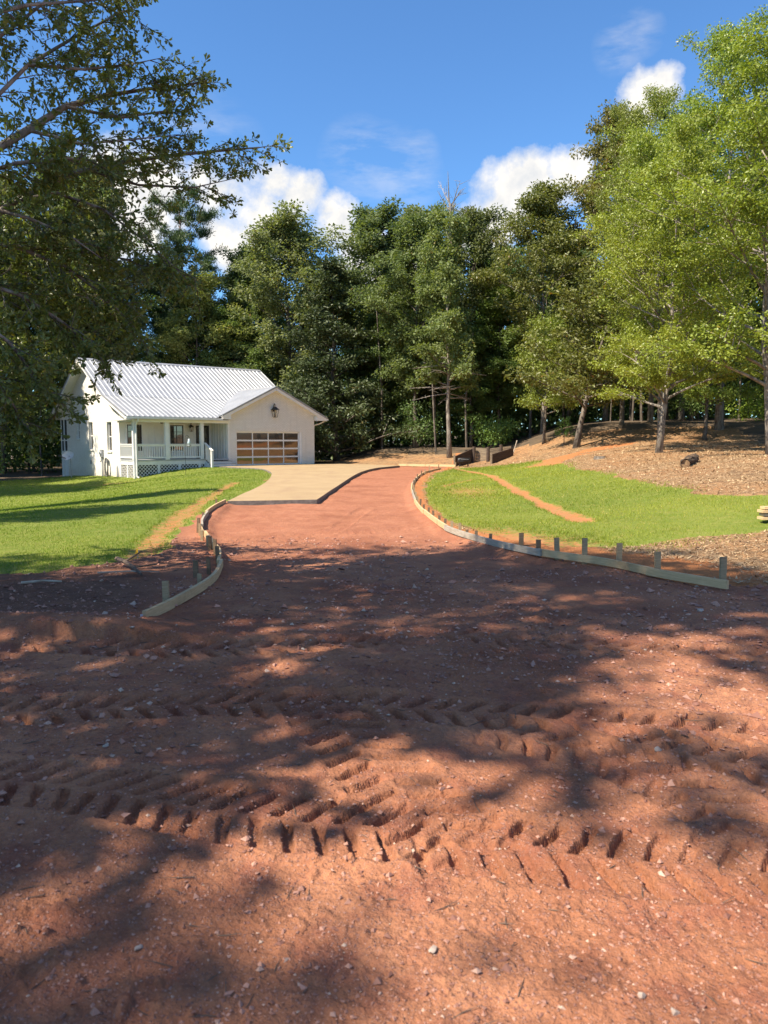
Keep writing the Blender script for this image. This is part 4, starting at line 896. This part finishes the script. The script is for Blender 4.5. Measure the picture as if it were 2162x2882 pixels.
# pine: tufted needle clumps on upswept limbs
def pine(seed,Ht,Rd,nt):
    m,cl=grow(seed,Ht,Rd,.35,46,lambda t:.95-.55*t*t,rise=(5,40),sub=6,clr=.55,trunk_r=.26)
    r=np.random.default_rng(seed); P=np.array([tuple(c[0]) for c in cl]);Q=np.array([c[1] for c in cl]); n=nt; idx=r.integers(0,len(P),n)
    t=unit(r.normal(size=(n,3))+np.array([0,0,.5])); C=P[idx]+unit(r.normal(size=(n,3)))*Q[idx][:,None]*(r.random((n,1))**.6)*np.array([1,1,.7])
    D=unit(t+r.normal(size=(n,3))*.35+np.array([0,0,.35])); Nr=unit(r.normal(size=(n,3))); L=.32*r.uniform(.7,1.2,n)
    cv=r.random(len(P)); return m.mesh('pine_wood',M['barkpine'],True),leaves_mesh('pine_leaves',C,D,Nr,L,np.full(n,.055),M['leaf_pine'],np.clip(.6*cv[idx]+.35*r.random(n),0,.94))
a,b=pine(19,22,5.0,46000); SP['pine']=(a,b,22)
def tree(key,x,y,Ht,label,name='oak_tree',rz=None,group=None,tint=(1,1,1),wide=1.0,sink=0.0):
    tm,lm,h0=SP[key]; s=Ht/h0; t=empty(name,(x,y,G0(x,y)-sink),rz if rz is not None else random.uniform(0,6.28)); t.scale=(s*wide,s*wide,s)
    link('trunk',tm,t); c=link('crown',lm,t); c.color=(*tint,1); tag(t,label,'tree',group); return t
# named trees of the clearing's edge, left to right
tree('pine',-17.2,68,22.6,'tall pine with dark rounded needle crown behind the house','pine_tree',wide=1.0)
tree('oakb',-15.2,63.5,15.0,'lower pale olive tree behind the middle of the house roof','oak_tree',tint=(1.7,1.45,1.1),wide=1.25)
tree('oak',-7.6,63,19.0,'big rounded grey green oak behind the right end of the house','oak_tree',tint=(1.4,1.25,1.35),wide=1.3)
tree('magnolia',-3.6,58.5,15.2,'dense dark magnolia with glossy leaves right of the garage','magnolia_tree',tint=(1.15,1.15,1.1),wide=1.25)
tree('oakb',-.6,64,19.0,'dark oak just right of the magnolia','oak_tree',tint=(1.0,1.0,1.0),wide=1.25)
tree('oak',3.0,66,19.3,'tall oak whose crown stands left of the bare dead treetop','oak_tree',tint=(1.25,1.15,1.2),wide=1.1)
tree('brown',11.4,55.5,16.8,'tall olive brown oak in the middle of the wood edge','oak_tree',wide=1.15)
tree('oakb',9.4,71,17.5,'bright green crown glimpsed behind the olive brown oak','oak_tree',tint=(1.3,1.6,1.1))
tree('brown',16.6,58,21.5,'tall tree with rusty brown treetop behind the yellow green ones','oak_tree',tint=(1.15,.95,.9),wide=.9)
tree('mapleb',15.2,49.5,19.0,'slim grey trunk tree second right of the leaning trunk','maple_tree',wide=.72,tint=(.8,.8,.9))
tree('mapleb',17.6,51.2,20.5,'grey trunk tree third right of the leaning trunk','maple_tree',wide=.8,tint=(.85,.85,.9))
tree('maple',11.9,33.5,12.6,'slender yellow green maple standing alone on the straw bank','maple_tree',wide=1.0,rz=.6)
tree('maple',13.3,37.2,14.5,'yellow green maple just behind the lone slender maple','maple_tree',wide=.85,rz=2.4,tint=(1.0,1.05,1))
tree('mapleb',19.4,44.8,21.8,'tallest light green tree at the right of the clearing','maple_tree',wide=1.0,rz=1.0,tint=(.95,1.05,1.05))
tree('maple',14.3,28.4,13.8,'green tree with forked trunk at the right picture edge','maple_tree',wide=1.15,rz=4.0,tint=(.92,.98,1.0))
t=tree('small',11.3,45.2,9.6,'leaning oak with bent thick trunk at the top of the bank','oak_tree',rz=.2,wide=1.25)
t.rotation_euler=(0,R(13),.1)
# tall tree with a dead top and dead lower limbs
t=tree('tall',4.45,52.3,15.6,'tall straight tree with bare dead top and dead lower limbs','oak_tree',rz=1.2,tint=(1.3,1.25,1.1))
g=random.Random(5); sc=t.scale[0]
def deadpart(name,m): o=m.build(name,M['deadwood'],t); o.scale=(1/sc,1/sc,1/sc)
m=MB().tube([(0,0,14),(-.15,0,16),(-.3,.1,17),(-.55,.1,18.6)],[.13,.09,.05,.01],5,False); deadpart('dead_top',m)
for k in range(11):
    m=MB(); a=g.uniform(0,6.28); z=14.6+g.uniform(-.5,2.4); L=g.uniform(1.0,2.2); d=Vector((math.cos(a)*.55,math.sin(a)*.55,.75)); o=Vector((-.02*(z-14)**1.5,0,z)); P=[o,o+d*L*.5,o+d*L+Vector((g.uniform(-.3,.3),0,.2))]
    m.tube(P,[.05,.03,.008],4,False)
    for q in range(4): e=P[1]+(P[2]-P[1])*g.random(); m.tube([e,e+Vector((g.uniform(-.6,.6),g.uniform(-.6,.6),g.uniform(.1,.7)))],[.015,.005],4,False)
    deadpart('dead_limb',m)
for k in range(16):
    m=MB(); a=g.uniform(0,6.28); z=g.uniform(4.0,9.5); L=g.uniform(1.6,3.2); d=Vector((math.cos(a),math.sin(a),g.uniform(-.12,.2))); o=Vector((0,0,z)); P=[o,o+d*L*.5,o+d*L+Vector((0,0,-.15))]
    m.tube(P,[.045,.028,.006],4,False)
    for q in range(5): e=P[0].lerp(P[2],g.uniform(.35,1)); m.tube([e,e+Vector((g.uniform(-.5,.5),g.uniform(-.5,.5),g.uniform(-.2,.25)))],[.013,.004],4,False)
    deadpart('dead_limb',m)
tree('oakb',2.3,57.5,16.5,'dark trunk tree left of the dead topped tree','oak_tree',rz=3.3,tint=(1.1,1.1,1.0),wide=1.1)
tree('small',10.3,49.8,7.6,'small light green tree with low branches above the timber wall','oak_tree',rz=2.0,tint=(1.35,1.5,1.0),wide=.9)
tree('small',17.6,42.5,7.2,'small bright green understory tree low at the right','oak_tree',rz=3.0,tint=(1.4,1.7,1.0))
# left of the house and the lawn
tree('oak',-28.6,46.2,16.5,'dark oak at the left end of the house shading its wall','oak_tree',tint=(.75,.85,.8),wide=1.0)
tree('oakb',-15.0,20.3,12.5,'oak at the left lawn whose shadow falls on the grass','oak_tree',tint=(.8,.9,.8),wide=1.1)
tree('oakb',-14.6,13.2,12.5,'oak beside the near left lawn, just outside the picture','oak_tree',tint=(.8,.9,.8),wide=1.0)
WG='trees of the dark wood behind the clearing'; WL='tall dark tree in the wood behind the clearing'
gg=random.Random(21); k=0
spots=[(-30,35.5),(-33,40),(-29,30),(-22,60.5),(-25.5,66),(-30.5,61),(-33.5,55),(-31,47),(-29,56),(-36,52),(-23.5,60),(-26,68),(-33,63),(-20,74),(-38,66),(-11.5,71),(-14,78),(-4,73),(-8,80),(0.5,78),(5.5,74),(3,84),(7.5,62),(13,66),(12,78),(17,72),(20.5,62),(22,55),(25,50),(24,68),(28,60),(27,43),(31,52),(30,36),(34,44),(19,80),(27,76),(34,66),(38,56),(-42,44),(-40,58),(23,36)]
for x,y in spots:
    key=['oak','oakb','oak','oakb'][k%4]; 
    if x>12 and k%3==0: key='mapleb'
    tt=(gg.uniform(.75,1.15),gg.uniform(.8,1.1),gg.uniform(.8,1.1))
    tree(key,x+gg.uniform(-.8,.8),y+gg.uniform(-.8,.8),(gg.uniform(15.5,19) if abs(x)<21 else gg.uniform(16,20)+(3 if x<-21 and y>52 else 0)),('tall dark tree in the wood left of the house' if x<-22 else 'tall dark tree in the wood behind the house' if x<-6 else 'tall dark tree in the wood behind the drive end' if x<10 else 'tall dark tree in the wood behind the yellow green trees'),'oak_tree',group=WG,tint=tt,wide=gg.uniform(.9,1.1)); k+=1
# trees standing left of and behind the camera, whose shade falls on the drive
for x,y,h,w_,lab in [(-9.8,.6,17.5,1.0,'large oak left of the driveway entrance shading the red dirt'),(-16.5,.0,17.5,.95,'oak farther left shading the dark soil'),(-13.0,-6.0,16.5,.9,'oak left behind the viewpoint dappling the dirt')]:
    tree('shade',x,y,h,lab,'oak_tree',wide=w_)
EG='low trees along the wood edge'
for x,y,h,tt,lab in [(-.2,60.5,10,(.9,1.0,.85),'low dark tree between the magnolia and the straight trunks'),(6.6,58.5,9,(.9,1.05,.8),'low dark tree right of the dead topped tree'),(8.9,60,12,(1.1,1.2,.9),'mid height green tree above the timber wall'),(14.3,60,11,(1.0,1.1,.85),'low tree right of the olive brown oak'),(20.4,56,11,(1.0,1.15,.85),'low tree behind the maples'),(-21.8,61,13,(.8,.9,.75),'dark tree behind the left end of the roof'),(-12.2,64,12,(.9,1.0,.8),'dark low tree behind the middle of the roof')]:
    tree('oakb',x,y,h,lab,'oak_tree',group=EG,tint=tt,wide=1.5)
# thin dark stems inside the wood
gs=random.Random(9); TG='thin trunks inside the wood'
for k in range(46):
    x=gs.uniform(-4,34) if k<34 else gs.uniform(-34,-20); y=gs.uniform(55,66)-max(0,(x-12))*.45; h=gs.uniform(7,12); r=gs.uniform(.05,.11); z=G0(x,y)
    if -14<x<-3: continue
    m=MB(); m.tube([(0,0,-.3),(gs.uniform(-.2,.2),0,h*.4),(gs.uniform(-.5,.5),0,h)],[r,r*.8,r*.35],6,False); o=m.build('sapling',M['bark'],None,loc=(x,y,z)); tag(o,('thin bare sapling in the dark wood at the far left' if x<-10 else 'thin bare sapling in the dark wood beyond the drive end' if x<11 else 'thin bare sapling in the dark wood above the straw bank'),'sapling',TG)
# understory: one dark mass of shrubs under the trees
r=np.random.default_rng(77); n=70000
X=r.uniform(-46,44,n); Y=np.where(r.random(n)<.5,r.uniform(60,70,n),r.uniform(68,90,n))-np.clip((X-14)*.62,0,16)
keep=~((X<-2)&(X>-21)&(Y<62)); X,Y=X[keep],Y[keep]; n=len(X)
hh=1.2+5.5*np.clip(vnoise(X*.33,Y*.33,81)+ss(64,76,Y+np.clip((X-14)*.62,0,16))*.8,0,1.5); Z=gz(X,Y)+hh*r.random(n)**.8
me=leaves_mesh('understory',np.stack([X,Y,Z],1),unit(r.normal(size=(n,3))),unit(r.normal(size=(n,3))+np.array([0,-.2,.6])),r.uniform(.25,.5,n),r.uniform(.14,.28,n),M['leaf_oak'],r.random(n)*.8)
o=link('understory',me); o.color=(.8,.9,.8,1); tag(o,'dark undergrowth filling the wood beneath the trees','undergrowth',None,'stuff')
# far wood: one mass of foliage beyond the trees
r=np.random.default_rng(78); n=42000; A=r.uniform(-1.15,1.15,n); Q=r.uniform(84,118,n); X=Q*np.sin(A); Y=Q*np.cos(A)
hh=9+7*vnoise(X*.12,Y*.12,83); Z=gz(X,Y)+hh*r.random(n)**.85
o=link('distant_wood',leaves_mesh('distant_wood',np.stack([X,Y,Z],1),unit(r.normal(size=(n,3))),unit(r.normal(size=(n,3))+np.array([0,-.5,.5])),r.uniform(.7,1.5,n),r.uniform(.5,1.0,n),M['leaf_oak'],r.random(n)*.8)); o.color=(.8,.9,.8,1); tag(o,'far dark wood that closes the view behind the trees','wood',None,'stuff')
def shrub(x,y,h,w,n,label,mat,tint,size=.16,name='shrub'):
    r=np.random.default_rng(int(abs(x*100+y*7))); m=MB(); cl=[]
    for k in range(9):
        a=k*2.4; e=Vector((math.cos(a)*w*r.uniform(.3,.9),math.sin(a)*w*r.uniform(.3,.9),h*r.uniform(.4,.95))); m.tube([(0,0,-.1),e*.5+Vector((0,0,.1*h)),e],[.03,.02,.006],5,False); cl.append((e,w*.45)); cl.append((e*.6,w*.4))
    t=empty(name,(x,y,G0(x,y))); m.build('stem',M['bark'],t); c=link('crown',foliage(name+'_leaves',cl,n,size,M[mat],int(abs(x*10))),t); c.color=(*tint,1); tag(t,label,'shrub'); return t
shrub(7.6,53.6,2.4,1.7,2600,'green bush behind the dark timber wall','leaf_oak',(1.2,1.5,1.0))
shrub(2.4,57.5,3.2,2.0,2600,'dark bush at the wood edge left of the straight trunk','leaf_oak',(.9,1.1,.9))
shrub(-24.0,44.6,2.6,2.0,2600,'dark bush at the left back corner of the house','leaf_oak',(.9,1.0,.8))
shrub(23.5,47.0,1.4,2.2,2600,'bright green weedy bush on the hill crest at the right','leaf_maple',(.8,1.0,.8))
shrub(20.5,51.5,2.6,1.8,2200,'dark leafy bush among the trunks at the right','leaf_oak',(1.1,1.3,1.0))
# pine seedling
r=np.random.default_rng(4); n=900; P=[];D=[]
for k in range(14):
    a=k*2.4; z=.35+.09*k; l=.75-.035*k; d=np.array([math.cos(a)*.8,math.sin(a)*.8,.5]); 
    for q in range(60): u=r.uniform(.3,1); P.append(np.array([0,0,z])+d*l*u); D.append(d+r.normal(size=3)*.7)
P=np.array(P);D=unit(np.array(D)); x,y=11.0,47.2
t=empty('pine_seedling',(x,y,G0(x,y))); MB().tube([(0,0,-.1),(0,0,1.7)],[.03,.01],6).build('stem',M['barkpine'],t); c=link('crown',leaves_mesh('seedling_needles',P,D,unit(r.normal(size=P.shape)),np.full(len(P),.22),np.full(len(P),.03),M['leaf_pine'],r.random(len(P))*.9),t); c.color=(1.8,1.9,1.4,1); tag(t,'little bright green pine seedling left of the leaning trunk','seedling')
# ------------------------------------------------------------ foreground water oak (trunk just outside the picture, left)
LIMBS=[[(-4.07,8.0,3.71),(-3.78,8.0,3.94),(-3.48,8.2,4.2),(-3.16,8.5,4.44),(-2.91,8.8,4.62),(-2.35,9.0,4.77),(-1.86,9.2,4.89),(-1.45,9.3,4.96)],
[(-3.78,8.0,3.94),(-3.31,8.0,4.05),(-2.84,8.0,3.89),(-2.54,8.2,3.67),(-2.27,8.4,3.44),(-2.02,8.6,3.18)],
[(-3.85,7.4,3.42),(-3.52,7.6,3.41),(-3.16,7.8,3.28),(-2.83,8.0,3.02),(-2.57,8.2,2.68)],
[(-3.83,7.6,4.24),(-3.56,8.0,4.65),(-3.3,8.3,5.0),(-2.97,8.6,5.24),(-2.53,8.8,5.4),(-2.02,9.0,5.55)],
[(-3.71,7.4,4.58),(-3.44,7.8,5.18),(-3.14,8.2,5.63),(-2.84,8.6,6.06),(-2.61,8.9,6.34)],
[(-3.67,7.2,4.98),(-3.43,7.6,5.46),(-3.14,8.0,6.01),(-2.79,8.2,6.25)],
[(-3.87,7.4,3.08),(-3.49,7.6,2.95),(-3.18,7.8,2.72),(-2.99,8.0,2.51),(-2.92,8.2,2.34)],
[(-3.68,7.0,2.68),(-3.45,7.2,2.46),(-3.3,7.4,2.14),(-3.18,7.6,1.9)],
[(-3.6,6.8,2.3),(-3.46,7.0,2.1),(-3.42,7.2,1.85),(-3.36,7.3,1.65)],
[(-3.3,8.3,5.0),(-2.73,8.3,4.89),(-2.33,8.6,5.08),(-2.1,8.9,5.54)],
[(-3.16,8.5,4.44),(-2.62,8.5,4.28),(-2.07,8.7,4.32),(-1.7,9.0,4.51)],
[(-3.56,8.0,4.65),(-3.01,8.0,4.52),(-2.54,8.3,4.68),(-2.19,8.6,4.84)],
[(-3.94,7.6,3.82),(-3.37,7.5,3.66),(-3.02,7.6,3.52),(-2.79,7.8,3.35)],
[(-3.44,7.8,5.18),(-2.98,8.0,5.23),(-2.65,8.4,5.46),(-2.39,8.7,5.67)],
[(-4.38,8.4,3.48),(-3.89,8.6,3.38),(-3.37,8.8,3.17),(-3.03,9.0,2.95)],
[(-3.52,7.6,3.41),(-3.14,8.0,3.48),(-2.71,8.4,3.48),(-2.43,8.8,3.32)],
[(-3.72,7.2,3.94),(-3.39,7.4,4.13),(-3.04,7.6,4.24),(-2.79,7.9,4.31)],
[(-3.56,7.0,5.19),(-3.2,7.3,5.46),(-2.8,7.8,5.77),(-2.52,8.2,6.03)]]
def foreoak():
    g=random.Random(31); r=np.random.default_rng(31); TX,TY=-9.2,3.0; zt=G0(TX,TY)
    t=empty('oak_tree',(0,0,0)); tag(t,'near oak reaching leafy limbs in from the left picture edge','tree')
    m=MB(); m.tube([(TX,TY,zt-.4),(TX+.1,TY+.1,2.5),(TX-.1,TY,6),(TX+.2,TY+.2,10),(TX,TY,14.5)],[.42,.34,.27,.16,.03],12)
    tw=MB(); node=[];nd=[]; dens=[]
    ROOT={0:3.0,2:2.7,3:3.6,4:4.0,5:4.6,6:2.4,7:2.1,8:1.9,12:3.2,14:2.8,16:3.4,17:5.0}
    extra=[]
    for k in range(13):
        z=2.0+1.9*k/12; y=g.uniform(7.2,9.8); x0=-.62*y; x1=-y*(.49-.15*g.random()*min(1,max(0,(z-2.3)/.8))); zz=z-g.uniform(.1,.4)
        extra.append([(x0,y,z),(x0*.66+x1*.34,y+.1,z+.06),(x0*.33+x1*.67,y+.2,z-.05),(x1,y+.3,max(1.5,zz))])
    for li,Lm in enumerate(LIMBS+extra):
        P=[Vector(p) for p in Lm]
        if li in ROOT:
            z0=ROOT[li]; b=Vector((TX+.05,TY+.05,z0)); mid=b.lerp(P[0],.5)+Vector((0,0,.25)); P=[b,mid]+P; r0=.062 if li in (0,3) else .034
        else: r0=.02
        n=len(P); m.tube(P,[r0*(1-.86*i/(n-1)) for i in range(n)],7,False)
        Q=[p for p in P if p.y>6.2 or True][2:] if li in ROOT else P
        dark=li in (2,6,7,8,12,14,15,16) or li>17
        segs=[(Q[i],Q[i+1]) for i in range(len(Q)-1)]; tot=sum((b-a).length for a,b in segs)
        step=.085 if dark else .104
        for k in range(int(tot/step)+1):
            s=k*step; 
            for a,b in segs:
                l=(b-a).length
                if s<=l: break
                s-=l
            o=a.lerp(b,min(1,s/l)); d=(b-a).normalized(); u=k*step/tot
            dd=(d*.9+Vector((g.gauss(0,.6),g.gauss(0,.6),g.gauss(-.08,.55)))).normalized(); l=g.uniform(.22,.62)*(1.05-.5*u)
            stack=[(o,dd,l,.007)]
            for q in range(3):
                f=g.uniform(.25,.95); stack.append((o+dd*l*f,(dd+Vector((g.gauss(0,.6),g.gauss(0,.6),g.gauss(0,.5)))).normalized(),g.uniform(.12,.30),.004))
            for (oo,d2,l2,rw) in stack:
                e=oo+d2*l2+Vector((0,0,-.03*l2)); tw.tube([oo,oo.lerp(e,.5)+Vector((0,0,.03*l2)),e],[rw,rw*.7,.002],3,False)
                c=max(2,int(l2/.042))
                for j in range(c): 
                    f=.25+.75*j/c; node.append(oo.lerp(e,f)); nd.append(d2); dens.append(dark)
                for j in range(4): node.append(e); nd.append(d2); dens.append(dark)
    node=np.array([tuple(p) for p in node]); nd=np.array([tuple(p) for p in nd]); rep=np.where(np.array(dens),3,2); node=np.repeat(node,rep,0); nd=np.repeat(nd,rep,0); n=len(node)
    D=unit(nd*.8+r.normal(size=(n,3))*.75+np.array([0,0,-.12])); Nr=unit(r.normal(size=(n,3))*.7+np.array([0,0,.8])); L=.066*r.uniform(.6,1.25,n)
    var=np.clip(.9*r.random(n)+.05*vnoise(node[:,0]*3,node[:,2]*3,5),0,.94); var=np.where(r.random(n)>.99,1.0,var)
    m.build('trunk',M['barkpale'],t,True); tw.build('twigs',M['bark'],t)
    c=link('leaf_sprays',leaves_mesh('leaf_sprays',node,D,Nr,L,L*.42,M['leaf_fore'],var,'spat'),t); print('foreleaves',n)
    # crown above and left of the picture
    mm,cl=grow(33,15.5,5.0,.22,40,oakp,sub=7,clr=.6,trunk_r=.05)
    cl=[(c0+Vector((TX,TY,zt)),q) for c0,q in cl]
    bad=[(c0,q) for c0,q in cl if not (c0.y>3 and c0.x/max(c0.y,.1)>-.60 and (c0.z-1.55)/max(c0.y,.1)<.62)]
    link('crown',foliage('near_oak_leaves',bad,11500,.12,M['leaf_fore'],33),t)
    for v in mm.v: pass
    mo=mm.build('limbs',M['bark'],t,True,loc=(TX,TY,zt))
foreoak()
# ------------------------------------------------------------ grass, straw, gravel
def blades(name,poly,n,label,seed,tint,hmin=.018,hmax=.048,smax=.35,reg=(1,2)):
    r=np.random.default_rng(seed); P=np.array(poly); az0,az1=-.62,.62
    # spread evenly on the picture of the lawn: more blades near, fewer far
    rad=np.exp(r.uniform(math.log(8.5),math.log(58),n*4)); a=r.uniform(az0,az1,n*4); X=rad*np.sin(a);Y=rad*np.cos(a)
    k=np.isin(region(X+r.normal(0,.016,len(X))*rad**.6*2,Y+r.normal(0,.03,len(X))*rad),reg)&(region(X,Y)!=0); X,Y=X[k],Y[k]; k=soilmask(X,Y)+.9*fbm(X*4,Y*4,2,3)+.55*(r.random(len(X))-.5)<smax+.1; X,Y=X[k][:n],Y[k][:n]; n=len(X)
    rr=np.hypot(X,Y); sc=np.clip(rr/14,1,3.2); h=r.uniform(hmin,hmax,n)*(sc**.5)*(.7+.6*vnoise(X*.9,Y*.9,4)); w=.006*sc*r.uniform(.7,1.3,n); z=gz(X,Y)+.05*fbm(X*.5,Y*.5,3,11)-.012
    t=r.uniform(0,6.28,n); B=np.stack([np.cos(t),np.sin(t),np.zeros(n)],1); ln=np.stack([r.normal(0,.45,n),r.normal(0,.45,n),np.ones(n)],1); T=unit(ln)*h[:,None]; C=np.stack([X,Y,z],1)
    V=np.stack([C-B*w[:,None],C+B*w[:,None],C+T],1).reshape(-1,3); var=np.clip(.35*vnoise(X*.8,Y*.8,6)+.45*vnoise(X*.22,Y*.22,7)-.08+.32*r.random(n),0,.95); var=np.where(r.random(n)>.96,1,var)
    o=link(name,npmesh(name,V,np.arange(n*3).reshape(-1,3),M['grass'],{'var':('FACE',var)})); o.color=(*tint,1); tag(o,label,'grass',None,'stuff'); print(name,n)
blades('grass',LAWN_L,150000,'short green grass blades of the left lawn',41,(1,1,1),reg=(1,))
blades('grass',LAWN_R,150000,'short yellow green grass blades of the right lawn',42,(1.28,1.08,1.0),reg=(2,))
def straw():
    r=np.random.default_rng(43); n=60000
    rad=np.exp(r.uniform(math.log(8),math.log(50),n*3)); a=r.uniform(.05,.62,n*3); X=rad*np.sin(a);Y=rad*np.cos(a); k=(region(X,Y)==3)&(soilmask(X,Y)<.45+.3*r.random(n*3)); X,Y=X[k][:n],Y[k][:n]; n=len(X)
    rr=np.hypot(X,Y); sc=np.clip(rr/14,1,3); z=gz(X,Y)+.10*fbm(X*.7,Y*.7,4,9)+.012; t=r.uniform(0,6.28,n); L=r.uniform(.03,.10,n)*sc**.4; w=.0035*sc*np.where(r.random(n)<.14,4.0,1.0)
    D=unit(np.stack([np.cos(t),np.sin(t),r.normal(.1,.3,n)],1)); B=np.stack([-np.sin(t),np.cos(t),np.zeros(n)],1); C=np.stack([X,Y,z],1)
    V=np.stack([C-B*w[:,None],C+B*w[:,None],C+D*L[:,None]],1).reshape(-1,3); o=link('pine_straw',npmesh('pine_straw',V,np.arange(n*3).reshape(-1,3),M['straw'],{'var':('FACE',r.random(n))})); tag(o,'dry pine straw and leaf litter scattered over the bank','pine straw',None,'stuff')
m,t,b=newmat('straw'); a=N(t,'ShaderNodeAttribute',attribute_name='var').outputs['Fac']; c=mixc(t,a,(.26,.15,.075),(.56,.41,.24)); lk(t,c,b.inputs['Base Color']); b.inputs['Roughness'].default_value=.9; M['straw']=m
straw()
def pebbles():
    r=np.random.default_rng(44); n=32000
    rad=np.exp(r.uniform(math.log(1.5),math.log(13),n*2)); a=r.uniform(-.60,.60,n*2); X=rad*np.sin(a);Y=rad*np.cos(a)
    k=(region(X,Y)==0)&(vnoise(X*1.1,Y*1.1,15)*.75+.25*r.random(n*2)>.33); X,Y=X[k][:n],Y[k][:n]; n=len(X); rr=np.hypot(X,Y)
    dd,_=dirt_disp(X,Y); s=np.clip(r.lognormal(math.log(.0036),.55,n),.0018,.016)*np.clip(rr/3.2,.8,2.6); Z=gz(X,Y)+dd+s*.25
    oc=np.array([[1,0,0],[-1,0,0],[0,1,0],[0,-1,0],[0,0,1],[0,0,-1]],float); fc=np.array([[0,2,4],[2,1,4],[1,3,4],[3,0,4],[2,0,5],[1,2,5],[3,1,5],[0,3,5]])
    V=oc[None]*s[:,None,None]*r.uniform(.6,1.35,(n,6,1)); V=V*np.array([1.15,1.0,.68]); V=V+r.normal(size=(n,6,3))*s[:,None,None]*.22
    t=r.uniform(0,6.28,n); c,sn=np.cos(t)[:,None],np.sin(t)[:,None]; V=np.stack([V[...,0]*c-V[...,1]*sn,V[...,0]*sn+V[...,1]*c,V[...,2]],-1)+np.stack([X,Y,Z],1)[:,None]
    F=(fc[None]+6*np.arange(n)[:,None,None]).reshape(-1,3)
    o=link('gravel',npmesh('gravel',V.reshape(-1,3),F,M['pebble'],{'var':('FACE',np.repeat(r.random(n)**1.4,8))})); tag(o,'loose pinkish gravel scattered over the red clay','gravel',None,'stuff')
pebbles()
def stone(x,y,s,label,mat='stone',name='stone'):
    g=random.Random(int(x*100+y*10)); import bmesh
    bm=bmesh.new(); bmesh.ops.create_icosphere(bm,subdivisions=2,radius=1)
    [setattr(v,'co',v.co*g.uniform(.86,1.1)) for v in bm.verts]
    k=[Vector((g.gauss(0,1),g.gauss(0,1),g.gauss(0,1))).normalized() for _ in range(9)]
    for v in bm.verts:
        for q in k:
            d=v.co.dot(q)
            if d>.5: v.co-=q*(d-.5)*.95
        v.co=Vector((v.co.x*1.25,v.co.y,v.co.z*.62))*s*.85
    me=bpy.data.meshes.new(name); bm.to_mesh(me); bm.free(); me.materials.append(M[mat])
    dd,_=dirt_disp(np.array([x]),np.array([y])); o=link(name,me,None,(x,y,G0(x,y)+float(dd[0])+s*.25)); o.rotation_euler=(g.uniform(-.3,.3),g.uniform(-.3,.3),g.uniform(0,6)); tag(o,label,'stone')
stone(2.93,6.99,.045,'white stone on the shaded dirt below the right form end')
stone(-.72,5.78,.030,'pale bluish stone in the middle of the shaded drive')
stone(-.60,5.62,.022,'small pale stone just right of the bluish one')
stone(.15,2.21,.020,'yellowish stone beside a small hole in the sunlit foreground')
stone(.79,1.96,.018,'white pebble at the bottom right picture edge')
stone(1.37,3.73,.030,'tan stone between the tyre tracks at the right')
stone(-.75,2.22,.020,'flat grey stone in the shaded lower left foreground')
stone(-1.42,3.80,.026,'pale stone above the left tyre track')
stone(-1.95,5.85,.028,'white stone left of the near form end')
stone(.72,2.02,.016,'pinkish stone near the bottom right corner')

def litter():
    r=np.random.default_rng(46); n=170; rad=np.exp(r.uniform(math.log(1.7),math.log(11),n)); a=r.uniform(-.58,.58,n); X=rad*np.sin(a);Y=rad*np.cos(a); k=region(X,Y)==0; X,Y=X[k],Y[k]; n=len(X)
    dd,_=dirt_disp(X,Y); Z=gz(X,Y)+dd+.004; m=MB()
    for i in range(n):
        t=r.uniform(0,6.28); l=r.uniform(.012,.045)*(1+.12*Y[i]); b=r.uniform(-.4,.4)*l; p=Vector((X[i],Y[i],Z[i])); d=Vector((math.cos(t)*l,math.sin(t)*l,r.uniform(0,.25)*l)); q=Vector((-d.y,d.x,0))*.25*r.uniform(-1,1)
        m.tube([p-d,p+q*.6,p+d],[.0011+.0003*Y[i],.0013+.0003*Y[i],.0006],4,False)
    o=m.build('twig_litter',M['twig']); tag(o,'tiny dry twigs and straw bits strewn over the dirt','litter',None,'stuff')
litter()
